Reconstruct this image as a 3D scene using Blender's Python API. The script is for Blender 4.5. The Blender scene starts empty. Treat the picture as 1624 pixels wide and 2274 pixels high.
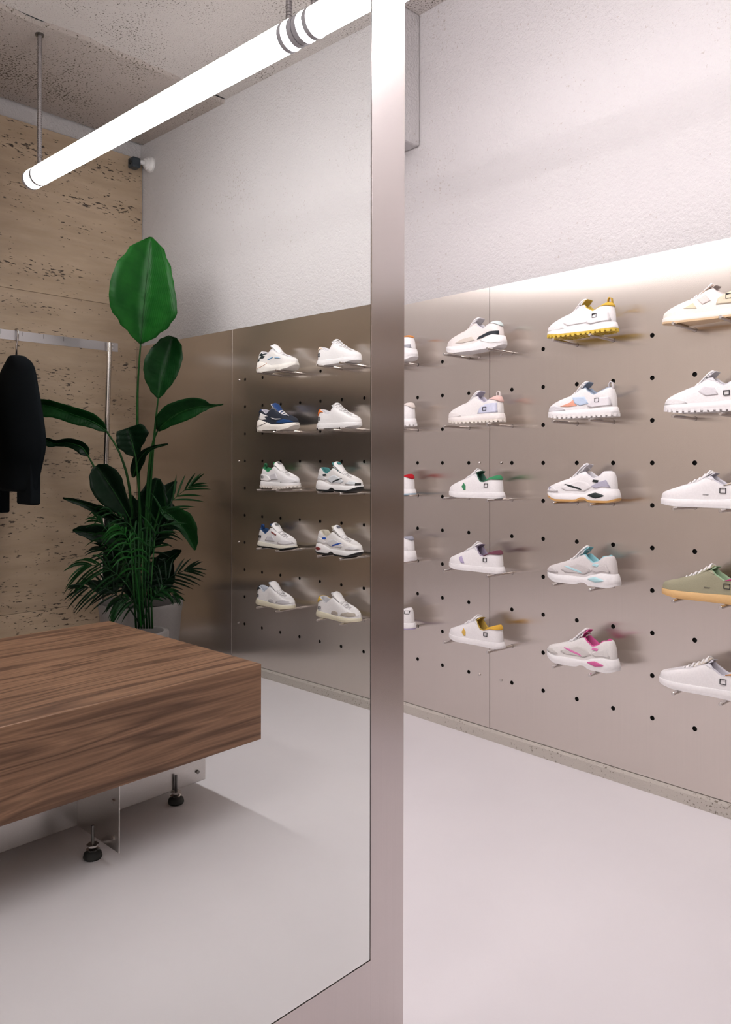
import bpy, bmesh, math, random
from math import sin, cos, tan, atan, pi, radians, sqrt
from mathutils import Vector
import numpy as np

random.seed(4)
# ------------------------------------------------------------------ camera, light, exposure
P = 0.165                                   # peg pitch of the display wall
FPX, CX, HY = 1717.0, 812.0, 1028.0         # focal length and principal point in 1624x2274 pixels
TH = atan((CX + 803) / FPX)                 # the camera is turned this far from the shoe wall's direction (+X)
CAM = np.array([0, 0, 7.74 * P])
FW = np.array([cos(TH), -sin(TH), 0]); RT = np.array([-sin(TH), -cos(TH), 0]); UP = np.array([0, 0, 1.0])
sc = bpy.context.scene
cd = bpy.data.cameras.new('camera'); cam = bpy.data.objects.new('camera', cd)
sc.collection.objects.link(cam); sc.camera = cam
cam.location = CAM; cam.rotation_euler = (pi / 2, 0, -TH - pi / 2)
cd.sensor_fit = 'HORIZONTAL'; cd.sensor_width = 36; cd.lens = 36 * FPX / 1624
cd.shift_y = -(2274 / 2 - HY) / 1624; cd.clip_start = 0.02
w = bpy.data.worlds.new('world'); sc.world = w; w.use_nodes = True
w.node_tree.nodes['Background'].inputs[0].default_value = (0.9, 0.92, 1, 1)
w.node_tree.nodes['Background'].inputs[1].default_value = 0.02
sc.view_settings.view_transform = 'Standard'; sc.view_settings.look = 'None'
sc.view_settings.gamma = 1; sc.view_settings.use_curve_mapping = False
sc.view_settings.exposure = 1.08
TUBE = 17.0                                 # emission of the fluorescent tubes
TUBE_COL = (1.0, 0.955, 0.965, 1)

# ------------------------------------------------------------------ room measures
W = -17.37 * P                              # face of the steel panels
WP = W - 0.05                               # face of the plaster behind them
XT = -2.685                                 # face of the travertine
CEIL = 3.57
XE, YE = 5.2, 2.7                           # far ends of the room
# the standing mirror
THV = atan((CX + 1040) / FPX); AL = (THV - TH) / 2; TILT = atan(7.5 / FPX) / 2
MN = np.array([-cos(AL) * cos(TILT), -sin(AL) * cos(TILT), -sin(TILT)])
def ray(px, py): return FW + RT * (px - CX) / FPX + UP * (HY - py) / FPX
MP = CAM + ray(898, HY) * 10.35 * P
def refl(p): p = np.array(p, float); return p - 2 * np.dot(p - MP, MN) * MN
CV = refl(CAM)
def mdir(px, py): d = ray(px, py); return d - 2 * np.dot(d, MN) * MN
def m_z(px, py, z): d = mdir(px, py); return CV + d * (z - CV[2]) / d[2]     # what the mirror shows at a pixel, on a level
def m_y(px, py, y): d = mdir(px, py); return CV + d * (y - CV[1]) / d[1]
def m_x(px, py, x): d = mdir(px, py); return CV + d * (x - CV[0]) / d[0]
def m_d(px, py, Z): return refl(CAM + ray(px, py) * Z)                        # ... at a distance
def d_y(px, py, y): d = ray(px, py); return CAM + d * (y - CAM[1]) / d[1]

# ------------------------------------------------------------------ materials
def srgb(r, g, b):
    f = lambda c: (c / 255 / 12.92) if c / 255 <= 0.04045 else ((c / 255 + 0.055) / 1.055) ** 2.4
    return (f(r), f(g), f(b), 1)
def newmat(name):
    m = bpy.data.materials.new(name); m.use_nodes = True
    return m, m.node_tree, m.node_tree.nodes['Principled BSDF']
def nd(nt, kind, **kw):
    n = nt.nodes.new(kind)
    for k, v in kw.items():
        if k.startswith('i_'):
            key = k[2:]; key = int(key) if key.isdigit() else key.replace('_', ' ')
            n.inputs[key].default_value = v
        else: setattr(n, k, v)
    return n
def coords(nt, scale=(1, 1, 1), rot=(0, 0, 0), loc=(0, 0, 0), gen='Object'):
    t = nd(nt, 'ShaderNodeTexCoord'); m = nd(nt, 'ShaderNodeMapping')
    m.inputs['Scale'].default_value = scale; m.inputs['Rotation'].default_value = rot; m.inputs['Location'].default_value = loc
    nt.links.new(t.outputs[gen], m.inputs[0]); return m.outputs[0]
def ramp(nt, fac, stops):
    r = nd(nt, 'ShaderNodeValToRGB'); e = r.color_ramp.elements
    while len(e) < len(stops): e.new(0.5)
    for q, (p, c) in zip(e, stops): q.position = p; q.color = c
    nt.links.new(fac, r.inputs[0]); return r.outputs[0]
def bump(nt, bs, h, strength=0.3, dist=0.01, prev=None):
    b = nd(nt, 'ShaderNodeBump', i_Strength=strength, i_Distance=dist)
    nt.links.new(h, b.inputs['Height'])
    if prev: nt.links.new(prev, b.inputs['Normal'])
    nt.links.new(b.outputs[0], bs.inputs['Normal']); return b.outputs[0]
def mixc(nt, fac, a, b, mode='MIX'):
    m = nd(nt, 'ShaderNodeMix', data_type='RGBA', blend_type=mode)
    for sock, v in ((m.inputs[0], fac), (m.inputs[6], a), (m.inputs[7], b)):
        if hasattr(v, 'is_output') or hasattr(v, 'links'): nt.links.new(v, sock)
        else: sock.default_value = v
    return m.outputs[2]
def noise(nt, vec, scale, detail=4, rough=0.55):
    n = nd(nt, 'ShaderNodeTexNoise', i_Scale=scale, i_Detail=detail, i_Roughness=rough)
    nt.links.new(vec, n.inputs['Vector']); return n.outputs[0]
def simple(name, col, rough=0.6, metal=0.0, grain=0.0, gscale=300, spec=0.5):
    m, nt, bs = newmat(name)
    bs.inputs['Base Color'].default_value = col; bs.inputs['Roughness'].default_value = rough
    bs.inputs['Metallic'].default_value = metal; bs.inputs['Specular IOR Level'].default_value = spec
    v = coords(nt)
    n = noise(nt, v, gscale)
    c = ramp(nt, n, [(0.3, tuple(x * 0.93 for x in col[:3]) + (1,)), (0.7, col)])
    nt.links.new(c, bs.inputs['Base Color'])
    if grain: bump(nt, bs, n, grain, 0.002)
    return m

def plaster(name, base, pit_col, pit_amt, coarse, ps=75):
    m, nt, bs = newmat(name); v = coords(nt)
    n1 = noise(nt, v, ps, 5, 0.6); n2 = noise(nt, v, 11, 5, 0.6); n3 = noise(nt, v, 1.3, 2)
    dens = noise(nt, v, 1.8, 3, 0.6)
    a = nd(nt, 'ShaderNodeMath', operation='MULTIPLY_ADD', i_1=0.35); nt.links.new(dens, a.inputs[0]); nt.links.new(n1, a.inputs[2])
    pits = ramp(nt, a.outputs[0], [(0.86 - pit_amt, (0, 0, 0, 1)), (0.89 - pit_amt, (1, 1, 1, 1))])
    c = mixc(nt, n3, tuple(x * 0.93 for x in base[:3]) + (1,), base)
    c = mixc(nt, pits, c, pit_col)
    nt.links.new(c, bs.inputs['Base Color']); bs.inputs['Roughness'].default_value = 0.9
    bs.inputs['Specular IOR Level'].default_value = 0.2
    n2 = noise(nt, v, 42, 5, 0.65); p = bump(nt, bs, n2, 0.4 * coarse, 0.016); p = bump(nt, bs, n1, 0.6 * coarse, 0.014, p)
    inv = nd(nt, 'ShaderNodeMath', operation='SUBTRACT', i_0=1.0); nt.links.new(pits, inv.inputs[1])
    bump(nt, bs, inv.outputs[0], 0.7, 0.006, p)
    return m
M_PLASTER = plaster('white_render', (0.575, 0.55, 0.555, 1), (0.45, 0.41, 0.39, 1), 0.03, 1.0)
M_CEIL = plaster('ceiling_render', (0.66, 0.605, 0.58, 1), (0.15, 0.13, 0.11, 1), 0.09, 1.4, 100)
M_CEIL2 = plaster('coarse_ceiling_render', (0.56, 0.49, 0.45, 1), (0.14, 0.115, 0.09, 1), 0.105, 1.8, 80)
M_WALL2 = plaster('grey_render', (0.86, 0.79, 0.71, 1), (0.25, 0.22, 0.2, 1), 0.03, 1.0)
M_KERB = plaster('kerb_concrete', (0.50, 0.46, 0.42, 1), (0.22, 0.19, 0.16, 1), 0.06, 0.5, 110)

def travertine():
    m, nt, bs = newmat('travertine')
    oi = nd(nt, 'ShaderNodeObjectInfo')
    v = coords(nt, (1, 0.16, 1)); w1 = noise(nt, coords(nt, (1, .5, 1)), 2.2, 4)
    mx = nd(nt, 'ShaderNodeVectorMath', operation='ADD')
    cb = nd(nt, 'ShaderNodeCombineXYZ'); sc_ = nd(nt, 'ShaderNodeMath', operation='MULTIPLY', i_1=0.10)
    nt.links.new(w1, sc_.inputs[0]); nt.links.new(sc_.outputs[0], cb.inputs[2])
    nt.links.new(v, mx.inputs[0]); nt.links.new(cb.outputs[0], mx.inputs[1]); v2 = mx.outputs[0]
    bands = noise(nt, v2, 9, 7, 0.62); fine = noise(nt, v2, 55, 4, 0.6)
    c = ramp(nt, bands, [(0.25, (0.26, 0.18, 0.108, 1)), (0.45, (0.40, 0.30, 0.198, 1)), (0.6, (0.50, 0.385, 0.27, 1)), (0.8, (0.55, 0.435, 0.325, 1))])
    c = mixc(nt, fine, c, (0.40, 0.31, 0.235, 1)); c = mixc(nt, 0.35, c, c)
    rnd = ramp(nt, oi.outputs['Random'], [(0, (0.88, 0.86, 0.84, 1)), (1, (1.05, 1.03, 1.0, 1))])
    c = mixc(nt, 1.0, c, rnd, 'MULTIPLY')
    hv = nd(nt, 'ShaderNodeMapping'); hv.inputs['Scale'].default_value = (1, 1.7, 1)
    nt.links.new(v2, hv.inputs[0])
    h1 = noise(nt, hv.outputs[0], 88, 4, 0.6); h2 = noise(nt, v2, 7, 3)
    a = nd(nt, 'ShaderNodeMath', operation='MULTIPLY_ADD', i_1=0.45); nt.links.new(h2, a.inputs[0]); nt.links.new(h1, a.inputs[2])
    holes = ramp(nt, a.outputs[0], [(0.862, (0, 0, 0, 1)), (0.892, (1, 1, 1, 1))])
    c = mixc(nt, holes, c, (0.07, 0.05, 0.038, 1))
    nt.links.new(c, bs.inputs['Base Color']); bs.inputs['Roughness'].default_value = 0.55
    inv = nd(nt, 'ShaderNodeMath', operation='SUBTRACT', i_0=1.0); nt.links.new(holes, inv.inputs[1])
    p = bump(nt, bs, inv.outputs[0], 0.8, 0.006); bump(nt, bs, fine, 0.12, 0.003, p)
    return m
M_TRAV = travertine()

def steel(name, col, rough, aniso, tangent):
    """brushed steel: the grain stands upright, so reflections smear sideways along the tangent"""
    m, nt, bs = newmat(name); nt.nodes.remove(bs)
    g = nd(nt, 'ShaderNodeBsdfAnisotropic', distribution='GGX'); g.inputs['Anisotropy'].default_value = -aniso
    t = nd(nt, 'ShaderNodeCombineXYZ', i_0=tangent[0], i_1=tangent[1], i_2=tangent[2])
    nt.links.new(t.outputs[0], g.inputs['Tangent'])
    n = noise(nt, coords(nt, (260, 260, 2)), 1, 3)
    c = ramp(nt, n, [(0.3, tuple(x * 0.97 for x in col[:3]) + (1,)), (0.7, col)])
    nt.links.new(c, g.inputs['Color'])
    n2 = noise(nt, coords(nt), 3.0, 3)
    r = nd(nt, 'ShaderNodeMapRange', i_3=rough * 0.95, i_4=rough * 1.05); nt.links.new(n2, r.inputs[0])
    nt.links.new(r.outputs[0], g.inputs['Roughness'])
    nt.links.new(g.outputs[0], nt.nodes['Material Output'].inputs[0])
    return m
M_PANEL = steel('brushed_steel', (0.69, 0.635, 0.585, 1), 0.245, 0.54, (1, 0, 0))
M_FRAME = steel('brushed_frame_steel', (0.68, 0.625, 0.61, 1), 0.25, 0.52, (0.03, 1, 0))
M_PIN = simple('polished_steel', (0.62, 0.58, 0.56, 1), 0.22, 1)
M_PLATE = simple('satin_steel', (0.62, 0.59, 0.57, 1), 0.3, 1)
M_RAIL = simple('satin_rail_steel', (0.48, 0.46, 0.47, 1), 0.35, 1)
M_DARKSTEEL = simple('dark_bolt_steel', (0.2, 0.19, 0.18, 1), 0.3, 1)
M_BLACK = simple('black_void', (0.004, 0.004, 0.004, 1), 0.9)
M_RUBBER = simple('black_rubber', (0.012, 0.013, 0.013, 1), 0.6, 0, 0.2)
M_CLOTH = simple('black_cloth', (0.006, 0.008, 0.010, 1), 0.95, 0, 0.6, 500, 0.1)
M_CLOTH2 = simple('charcoal_cloth', (0.02, 0.019, 0.018, 1), 0.95, 0, 0.6, 500, 0.1)
M_WINE = simple('wine_cloth', (0.05, 0.008, 0.010, 1), 0.95, 0, 0.6, 500, 0.1)
M_POT = simple('grey_pot', (0.24, 0.22, 0.215, 1), 0.8, 0, 0.2, 60)
M_SOIL = simple('dark_soil', (0.012, 0.010, 0.008, 1), 1, 0, 1, 90)
M_CAMBODY = simple('dark_camera_plastic', (0.03, 0.04, 0.05, 1), 0.35)
M_WHITEPL = simple('white_plastic', (0.72, 0.70, 0.70, 1), 0.4)
M_CAPS = simple('clear_grey_cap', (0.45, 0.44, 0.48, 1), 0.25)

m, nt, bs = newmat('mirror_glass'); M_MIRROR = m
bs.inputs['Base Color'].default_value = (0.885, 0.91, 0.89, 1); bs.inputs['Metallic'].default_value = 1; bs.inputs['Roughness'].default_value = 0.0
m, nt, bs = newmat('resin_floor'); M_FLOOR = m
v = coords(nt); n = noise(nt, v, 2.0, 4); n2 = noise(nt, v, 140, 3)
c = ramp(nt, n, [(0.3, (0.66, 0.63, 0.655, 1)), (0.7, (0.69, 0.66, 0.685, 1))])
nt.links.new(c, bs.inputs['Base Color']); bs.inputs['Roughness'].default_value = 0.42; bs.inputs['Specular IOR Level'].default_value = 0.4
bump(nt, bs, n2, 0.06, 0.002)
m, nt, bs = newmat('lit_tube'); M_TUBE = m
bs.inputs['Base Color'].default_value = (0.8, 0.8, 0.8, 1); bs.inputs['Emission Color'].default_value = TUBE_COL
bs.inputs['Emission Strength'].default_value = TUBE

def walnut():
    m, nt, bs = newmat('walnut_veneer')
    # growth rings of a log lying along Y, cut by the faces of the block
    wv = noise(nt, coords(nt, (1, 0.35, 1)), 1.7, 3)
    v = coords(nt, (1, 0.055, 1.0), (radians(2.0), 0, radians(1.2)), (0.35, 0, 0.62))
    cb = nd(nt, 'ShaderNodeCombineXYZ'); s1 = nd(nt, 'ShaderNodeMath', operation='MULTIPLY', i_1=0.12); nt.links.new(wv, s1.inputs[0])
    nt.links.new(s1.outputs[0], cb.inputs[2]); nt.links.new(s1.outputs[0], cb.inputs[0])
    ad = nd(nt, 'ShaderNodeVectorMath', operation='ADD'); nt.links.new(v, ad.inputs[0]); nt.links.new(cb.outputs[0], ad.inputs[1])
    rg = nd(nt, 'ShaderNodeTexNoise', i_Scale=7.5, i_Detail=2.5, i_Roughness=0.5); nt.links.new(ad.outputs[0], rg.inputs['Vector'])
    mu = nd(nt, 'ShaderNodeMath', operation='MULTIPLY', i_1=9.0); nt.links.new(rg.outputs[0], mu.inputs[0])
    fr = nd(nt, 'ShaderNodeMath', operation='PINGPONG', i_1=0.5); nt.links.new(mu.outputs[0], fr.inputs[0])
    c = ramp(nt, fr.outputs[0], [(0.0, (0.125, 0.066, 0.042, 1)), (0.14, (0.20, 0.11, 0.068, 1)), (0.34, (0.30, 0.17, 0.105, 1)), (0.5, (0.235, 0.13, 0.08, 1))])
    fib = noise(nt, coords(nt, (150, 3, 150)), 1, 4, 0.6)
    c2 = ramp(nt, fib, [(0.35, (0.72, 0.70, 0.68, 1)), (0.65, (1.08, 1.05, 1.02, 1))])
    c = mixc(nt, 1.0, c, c2, 'MULTIPLY')
    nt.links.new(c, bs.inputs['Base Color']); bs.inputs['Roughness'].default_value = 0.42; bs.inputs['Specular IOR Level'].default_value = 0.35
    bump(nt, bs, fib, 0.05, 0.001)
    return m
M_WOOD = walnut()

def leafmat(name, col, col2):
    m, nt, bs = newmat(name); v = coords(nt)
    n = noise(nt, v, 9, 4); c = ramp(nt, n, [(0.3, col), (0.7, col2)])
    nt.links.new(c, bs.inputs['Base Color']); bs.inputs['Roughness'].default_value = 0.4; bs.inputs['Specular IOR Level'].default_value = 0.12
    bs.inputs['Subsurface Weight'].default_value = 0.0
    wv = nd(nt, 'ShaderNodeTexWave', i_Scale=22.0, i_Distortion=1.5); nt.links.new(coords(nt, (1, 1, 1), (0.5, 0.3, 0.2)), wv.inputs[0])
    bump(nt, bs, wv.outputs[0], 0.12, 0.004)
    return m
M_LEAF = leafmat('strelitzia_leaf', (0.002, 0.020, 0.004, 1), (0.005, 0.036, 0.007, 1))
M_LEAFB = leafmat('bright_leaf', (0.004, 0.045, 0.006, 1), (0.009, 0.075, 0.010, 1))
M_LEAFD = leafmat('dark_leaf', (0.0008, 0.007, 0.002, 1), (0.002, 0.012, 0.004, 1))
M_STEM = leafmat('green_stem', (0.006, 0.035, 0.008, 1), (0.014, 0.06, 0.012, 1))
M_PALM = leafmat('palm_leaf', (0.002, 0.018, 0.004, 1), (0.006, 0.038, 0.008, 1))

# ------------------------------------------------------------------ mesh helpers
def link(name, verts, faces, mat, parent=None, smooth=False):
    me = bpy.data.meshes.new(name); me.from_pydata([tuple(map(float, p)) for p in verts], [], faces); me.update()
    if mat: me.materials.append(mat)
    if smooth:
        for p in me.polygons: p.use_smooth = True
    o = bpy.data.objects.new(name, me); sc.collection.objects.link(o)
    if parent: o.parent = parent
    return o
def fix(o):
    bm = bmesh.new(); bm.from_mesh(o.data); bmesh.ops.recalc_face_normals(bm, faces=bm.faces); bm.to_mesh(o.data); bm.free(); return o
def bevel(o, wdt=0.002, seg=2):
    b = o.modifiers.new('bevel', 'BEVEL'); b.width = wdt; b.segments = seg; b.limit_method = 'ANGLE'; return o
class MB:
    def __init__(s): s.v = []; s.f = []
    def add(s, v, f):
        k = len(s.v); s.v += [tuple(map(float, p)) for p in v]; s.f += [tuple(i + k for i in q) for q in f]
    def box(s, x0, x1, y0, y1, z0, z1):
        s.add([(x, y, z) for x in (x0, x1) for y in (y0, y1) for z in (z0, z1)],
              [(0, 1, 3, 2), (4, 6, 7, 5), (0, 4, 5, 1), (2, 3, 7, 6), (0, 2, 6, 4), (1, 5, 7, 3)])
    def tube(s, pts, rad, seg=12, cap=True):
        pts = [Vector(p) for p in pts]; n = len(pts); rr = rad if hasattr(rad, '__len__') else [rad] * n
        base = len(s.v); up = None
        for i, p in enumerate(pts):
            t = (pts[min(i + 1, n - 1)] - pts[max(i - 1, 0)]).normalized()
            if up is None: up = Vector((0, 0, 1)) if abs(t.z) < 0.9 else Vector((1, 0, 0))
            a = t.cross(up).normalized(); b = a.cross(t).normalized(); up = b
            for k in range(seg):
                q = 2 * pi * k / seg; s.v.append(tuple(p + (a * cos(q) + b * sin(q)) * rr[i]))
        for i in range(n - 1):
            for k in range(seg):
                a0 = base + i * seg + k; a1 = base + i * seg + (k + 1) % seg
                s.f.append((a0, a1, a1 + seg, a0 + seg))
        if cap:
            s.f.append(tuple(base + k for k in range(seg))[::-1]); s.f.append(tuple(base + (n - 1) * seg + k for k in range(seg)))
    def lathe(s, prof, c, seg=40):
        base = len(s.v)
        for r, z in prof:
            for k in range(seg):
                q = 2 * pi * k / seg; s.v.append((c[0] + r * cos(q), c[1] + r * sin(q), c[2] + z))
        for i in range(len(prof) - 1):
            for k in range(seg):
                a0 = base + i * seg + k; a1 = base + i * seg + (k + 1) % seg
                s.f.append((a0, a1, a1 + seg, a0 + seg))
    def out(s, name, mat, parent=None, smooth=False): return fix(link(name, s.v, s.f, mat, parent, smooth))
def autosmooth(o, ang=40):
    me = o.data
    for p in me.polygons: p.use_smooth = True
    me.set_sharp_from_angle(angle=radians(ang)); return o
def box(name, mat, parent, *a): b = MB(); b.box(*a); return b.out(name, mat, parent)
def thing(name, label, cat, loc=(0, 0, 0), group=None):
    o = bpy.data.objects.new(name, None); sc.collection.objects.link(o); o.location = loc; o.empty_display_size = 0.05
    o['label'] = label; o['category'] = cat
    if group: o['group'] = group
    return o
def local(o, root):                       # give a part built in room coordinates its thing's origin
    L = root.location
    for v in o.data.vertices: v.co -= L
    o.parent = root; return o
def struct(o): o['kind'] = 'structure'; return o

# ------------------------------------------------------------------ room shell
struct(box('floor', M_FLOOR, None, XT - .1, XE, WP - .1, YE, -0.1, 0))
XS = -1.70
c1 = MB(); c1.box(XS, XE, WP - .1, YE, CEIL, CEIL + .1); struct(c1.out('ceiling', M_CEIL))
# the coarser strip of ceiling next to the travertine hangs a little lower, with a ragged edge
b = MB(); N = 90; va = []; 
for i in range(N + 1):
    y = WP + (YE - WP) * i / N; j = random.uniform(-.015, .015) + 0.02 * sin(y * 5)
    va += [(XT, y, CEIL - .02), (XS + j, y, CEIL - .02), (XS + j + .012, y, CEIL + .001), (XT, y, CEIL + .05)]
b.add(va, [(4 * i + k, 4 * i + (k + 1) % 4, 4 * i + 4 + (k + 1) % 4, 4 * i + 4 + k) for i in range(N) for k in range(4)])
struct(b.out('trim_1', M_CEIL2))
struct(box('wall_right', M_PLASTER, None, XT - .1, XE, WP - .12, WP, 0, CEIL + .1))
struct(box('wall_rear', M_PLASTER, None, XT - .15, XT - .03, WP - .1, YE, 0, CEIL + .1))
struct(box('wall_front', M_PLASTER, None, XE, XE + .1, WP - .1, YE, 0, CEIL))
struct(box('wall_left', M_WALL2, None, XT - .1, XE, YE, YE + .1, 0, CEIL))
# downstand beam where wall and ceiling meet beyond the mirror
bm_ = struct(box('trim_2', M_PLASTER, None, 2.69, 3.12, WP, YE, 2.897, CEIL)); bevel(bm_, .012, 2)
# kerb under the steel panels
b = MB(); N = 60; va = []
for i in range(N + 1):
    x = XT + (XE - XT) * i / N; j = random.uniform(-.0015, .0015)
    va += [(x, WP, 0), (x, W + .016 + j, 0), (x, W + .012 + j, .040 + j), (x, W + .004, .050), (x, WP, .050)]
b.add(va, [(5 * i + k, 5 * i + (k + 1) % 5, 5 * i + 5 + (k + 1) % 5, 5 * i + 5 + k) for i in range(N) for k in range(5)])
struct(b.out('baseboard_right', M_KERB))
# travertine slabs on the rear wall
trav = struct(bpy.data.objects.new('wall_travertine', None)); sc.collection.objects.link(trav)
zj = [0.0, float(m_x(0, 1368, XT)[2]), float(m_x(0, 636, XT)[2]), 3.44]
yj = [W - .045, -0.10, 1.35, YE]
for i in range(3):
    for j in range(3):
        s = box('travertine_slab', M_TRAV, trav, XT - .03, XT, yj[j] + .001, yj[j + 1] - .001, zj[i] + .001, zj[i + 1] - .001); bevel(s, .0015, 1)

# ------------------------------------------------------------------ steel pegboard panels
HOLE = 0.0092
def panel(x0, x1, cols, label, bolts):
    root = thing('steel_panel', label, 'wall panel', (x0, W, 0))
    y = W; zb, zt = 0.053, CAM[2] + 4.93 * P - 0.002
    rows = [CAM[2] + k * P for k in range(-6, 4)]
    m_ = MB(); xs = sorted(cols); xe = []
    for i, c in enumerate(xs):
        a = x0 if i == 0 else (xs[i - 1] + c) / 2; d = x1 if i == len(xs) - 1 else (xs[i + 1] + c) / 2
        for r in rows:
            lo, hi = r - P / 2, r + P / 2
            n = 16; va = []
            for k in range(n):
                q = 2 * pi * k / n; cx, cz = cos(q), sin(q)
                va.append((c + HOLE * cx, y, r + HOLE * cz))
            for k in range(n):
                q = 2 * pi * k / n; cx, cz = cos(q), sin(q); t = max(abs(cx), abs(cz)); ux, uz = cx / t, cz / t
                va.append((c + ux * ((d - c) if ux > 0 else (c - a)), y, r + uz * P / 2))
            for k in range(n):
                q = 2 * pi * k / n; va.append((c + HOLE * cos(q), y - .012, r + HOLE * sin(q)))
            fa = []
            for k in range(n):
                k2 = (k + 1) % n; fa += [(k, k2, n + k2, n + k), (k, 2 * n + k, 2 * n + k2, k2)]
            m_.add(va, fa)
    def quad(a, b_, lo, hi): m_.add([(a, y, lo), (b_, y, lo), (b_, y, hi), (a, y, hi)], [(0, 1, 2, 3)])
    quad(x0, x1, zb, rows[0] - P / 2); quad(x0, x1, rows[-1] + P / 2, zt)
    if not xs: quad(x0, x1, rows[0] - P / 2, rows[-1] + P / 2)
    m_.add([(x0, y, zb), (x0, y - .012, zb), (x0, y - .012, zt), (x0, y, zt), (x1, y, zb), (x1, y - .012, zb), (x1, y - .012, zt), (x1, y, zt)],
           [(0, 1, 2, 3), (4, 7, 6, 5), (3, 2, 6, 7), (0, 4, 5, 1)])
    bm = bmesh.new(); me = bpy.data.meshes.new('face_sheet'); me.from_pydata(m_.v, [], m_.f); bm.from_mesh(me)
    bmesh.ops.remove_doubles(bm, verts=bm.verts, dist=1e-5); bmesh.ops.recalc_face_normals(bm, faces=bm.faces)
    s = sum(f.normal.y * f.calc_area() for f in bm.faces if abs(f.normal.y) > .9)
    if s < 0: bmesh.ops.reverse_faces(bm, faces=bm.faces)
    bm.to_mesh(me); bm.free(); me.materials.append(M_PANEL)
    o = bpy.data.objects.new('face_sheet', me); sc.collection.objects.link(o); local(o, root)
    local(box('backing_board', M_BLACK, None, x0 + .001, x1 - .001, WP + .002, W - .0125, zb + .001, zt - .001), root)
    for bx in bolts:
        for k in (3, 0, -3, -6):
            q = MB(); z = CAM[2] + k * P; q.tube([(bx, W - .002, z), (bx, W + .004, z), (bx, W + .006, z)], [.006, .006, .003], 10)
            local(autosmooth(q.out('bolt', M_PIN)), root)
    return root
S0, S1 = 13.387 * P, 1.93 * P; S2 = -9.53 * P
colsA = [(14.138 + k) * P for k in range(11)]
colsB = [(12.635 - k * 1.0035) * P for k in range(11)]
colsC = [(-2.74 - k * 1.0) * P for k in range(-3, 7)]
panA = panel(S0 + .0016, S0 + 11.46 * P, colsA, 'brushed steel peg panel left of the vertical seam, running behind the mirror frame', [13.753 * P])
panB = panel(S1 + .0012, S0 - .0016, colsB, 'brushed steel peg panel at the right edge of the picture, right of the vertical seam', [12.992 * P])
panC = panel(S2 + .0012, S1 - .0012, colsC, 'brushed steel peg panel seen in the mirror, behind its ten reflected sneakers', [-9.10 * P])
panD = panel(XT + .002, S2 - .0012, [0 for k in range(0)], 'narrow steel panel in the mirrored corner, behind the tall potted plant', [])

local(box('edge_glint_strip', M_PIN, None, S2 - .003, S2 + .003, W - .010, W + .0016, .054, CAM[2] + 4.93 * P - .003), panC)  # polished strip added to imitate the glint of light along the panel edge
def pegs(root, xs, row, ln=.18):
    for x in xs:
        z = CAM[2] - row * P; m_ = MB()
        m_.tube([(x, W - .01, z), (x, W + ln, z + .002), (x, W + ln + .001, z + .002)], [.0062, .0062, .0052], 12)
        m_.tube([(x, W, z), (x, W + .004, z)], .0085, 12)
        local(autosmooth(m_.out('peg', M_PIN)), root)

# ------------------------------------------------------------------ sneakers
def lerp(tab, s):
    if s <= tab[0][0]: return tab[0][1]
    for (a, u), (b_, v_) in zip(tab, tab[1:]):
        if s <= b_:
            t = (s - a) / (b_ - a); t = t * t * (3 - 2 * t) * .5 + t * .5; return u + (v_ - u) * t
    return tab[-1][1]
STY = {
 'court': dict(L=.300, top=[(0, .030), (.5, .026), (1, .027)], bot=[(0, .003), (.08, 0), (.75, 0), (1, .010)], out=.004, flare=1.0,
               op=[(0, .100), (.12, .092), (.28, .074), (.38, .073), (.46, .092), (.52, .112), (.72, .086), (1, .056)], xt=.76, tong=.123, lug=0, heel=.020, back=.010),
 'cup':   dict(L=.325, top=[(0, .036), (.5, .029), (1, .028)], bot=[(0, .002), (.08, 0), (.75, 0), (1, .008)], out=.005, flare=1.04,
               op=[(0, .100), (.14, .092), (.30, .078), (.44, .096), (.52, .112), (.72, .086), (1, .060)], xt=.74, tong=.124, lug=0, heel=.020, back=.010),
 'lug':   dict(L=.305, top=[(0, .040), (.5, .034), (1, .034)], bot=[(0, .008), (.1, .006), (.75, .006), (1, .016)], out=.005, flare=1.05,
               op=[(0, .116), (.14, .104), (.30, .090), (.44, .106), (.52, .122), (.72, .094), (1, .066)], xt=.72, tong=.146, lug=1, heel=.022, back=.008),
 'wave':  dict(L=.318, top=[(0, .058), (.12, .064), (.30, .048), (.45, .034), (.75, .032), (1, .040)], bot=[(0, .016), (.10, .003), (.75, 0), (.88, .006), (1, .026)], out=.006, flare=1.12,
               op=[(0, .122), (.14, .112), (.30, .094), (.44, .112), (.52, .126), (.72, .098), (1, .070)], xt=.72, tong=.152, lug=0, heel=.030, back=.014),
 'run':   dict(L=.312, top=[(0, .056), (.15, .058), (.28, .048), (.40, .034), (.60, .036), (.80, .034), (1, .040)], bot=[(0, .012), (.09, .002), (.33, .001), (.42, .015), (.52, .002), (.80, .002), (1, .022)], out=.006, flare=1.08,
               op=[(0, .124), (.10, .122), (.20, .104), (.32, .094), (.44, .110), (.52, .124), (.72, .098), (1, .070)], xt=.72, tong=.154, lug=0, heel=.024, back=.012),
 'gum':   dict(L=.300, top=[(0, .034), (.5, .026), (1, .026)], bot=[(0, .003), (.08, 0), (.75, 0), (1, .010)], out=.004, flare=1.03,
               op=[(0, .104), (.14, .094), (.30, .078), (.44, .098), (.52, .114), (.72, .088), (1, .058)], xt=.74, tong=.138, lug=0, heel=.020, back=.012),
}
WID = [(0, .034), (.15, .037), (.38, .035), (.55, .042), (.70, .048), (.80, .049), (.92, .045), (1, .040)]
def endf(s):
    if s < .13: return sqrt(max(0, 1 - (1 - s / .13) ** 2)) ** .9
    if s > .76: return max(0, 1 - ((s - .76) / .24) ** 2.3) ** .5
    return 1
NPH = 60
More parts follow.
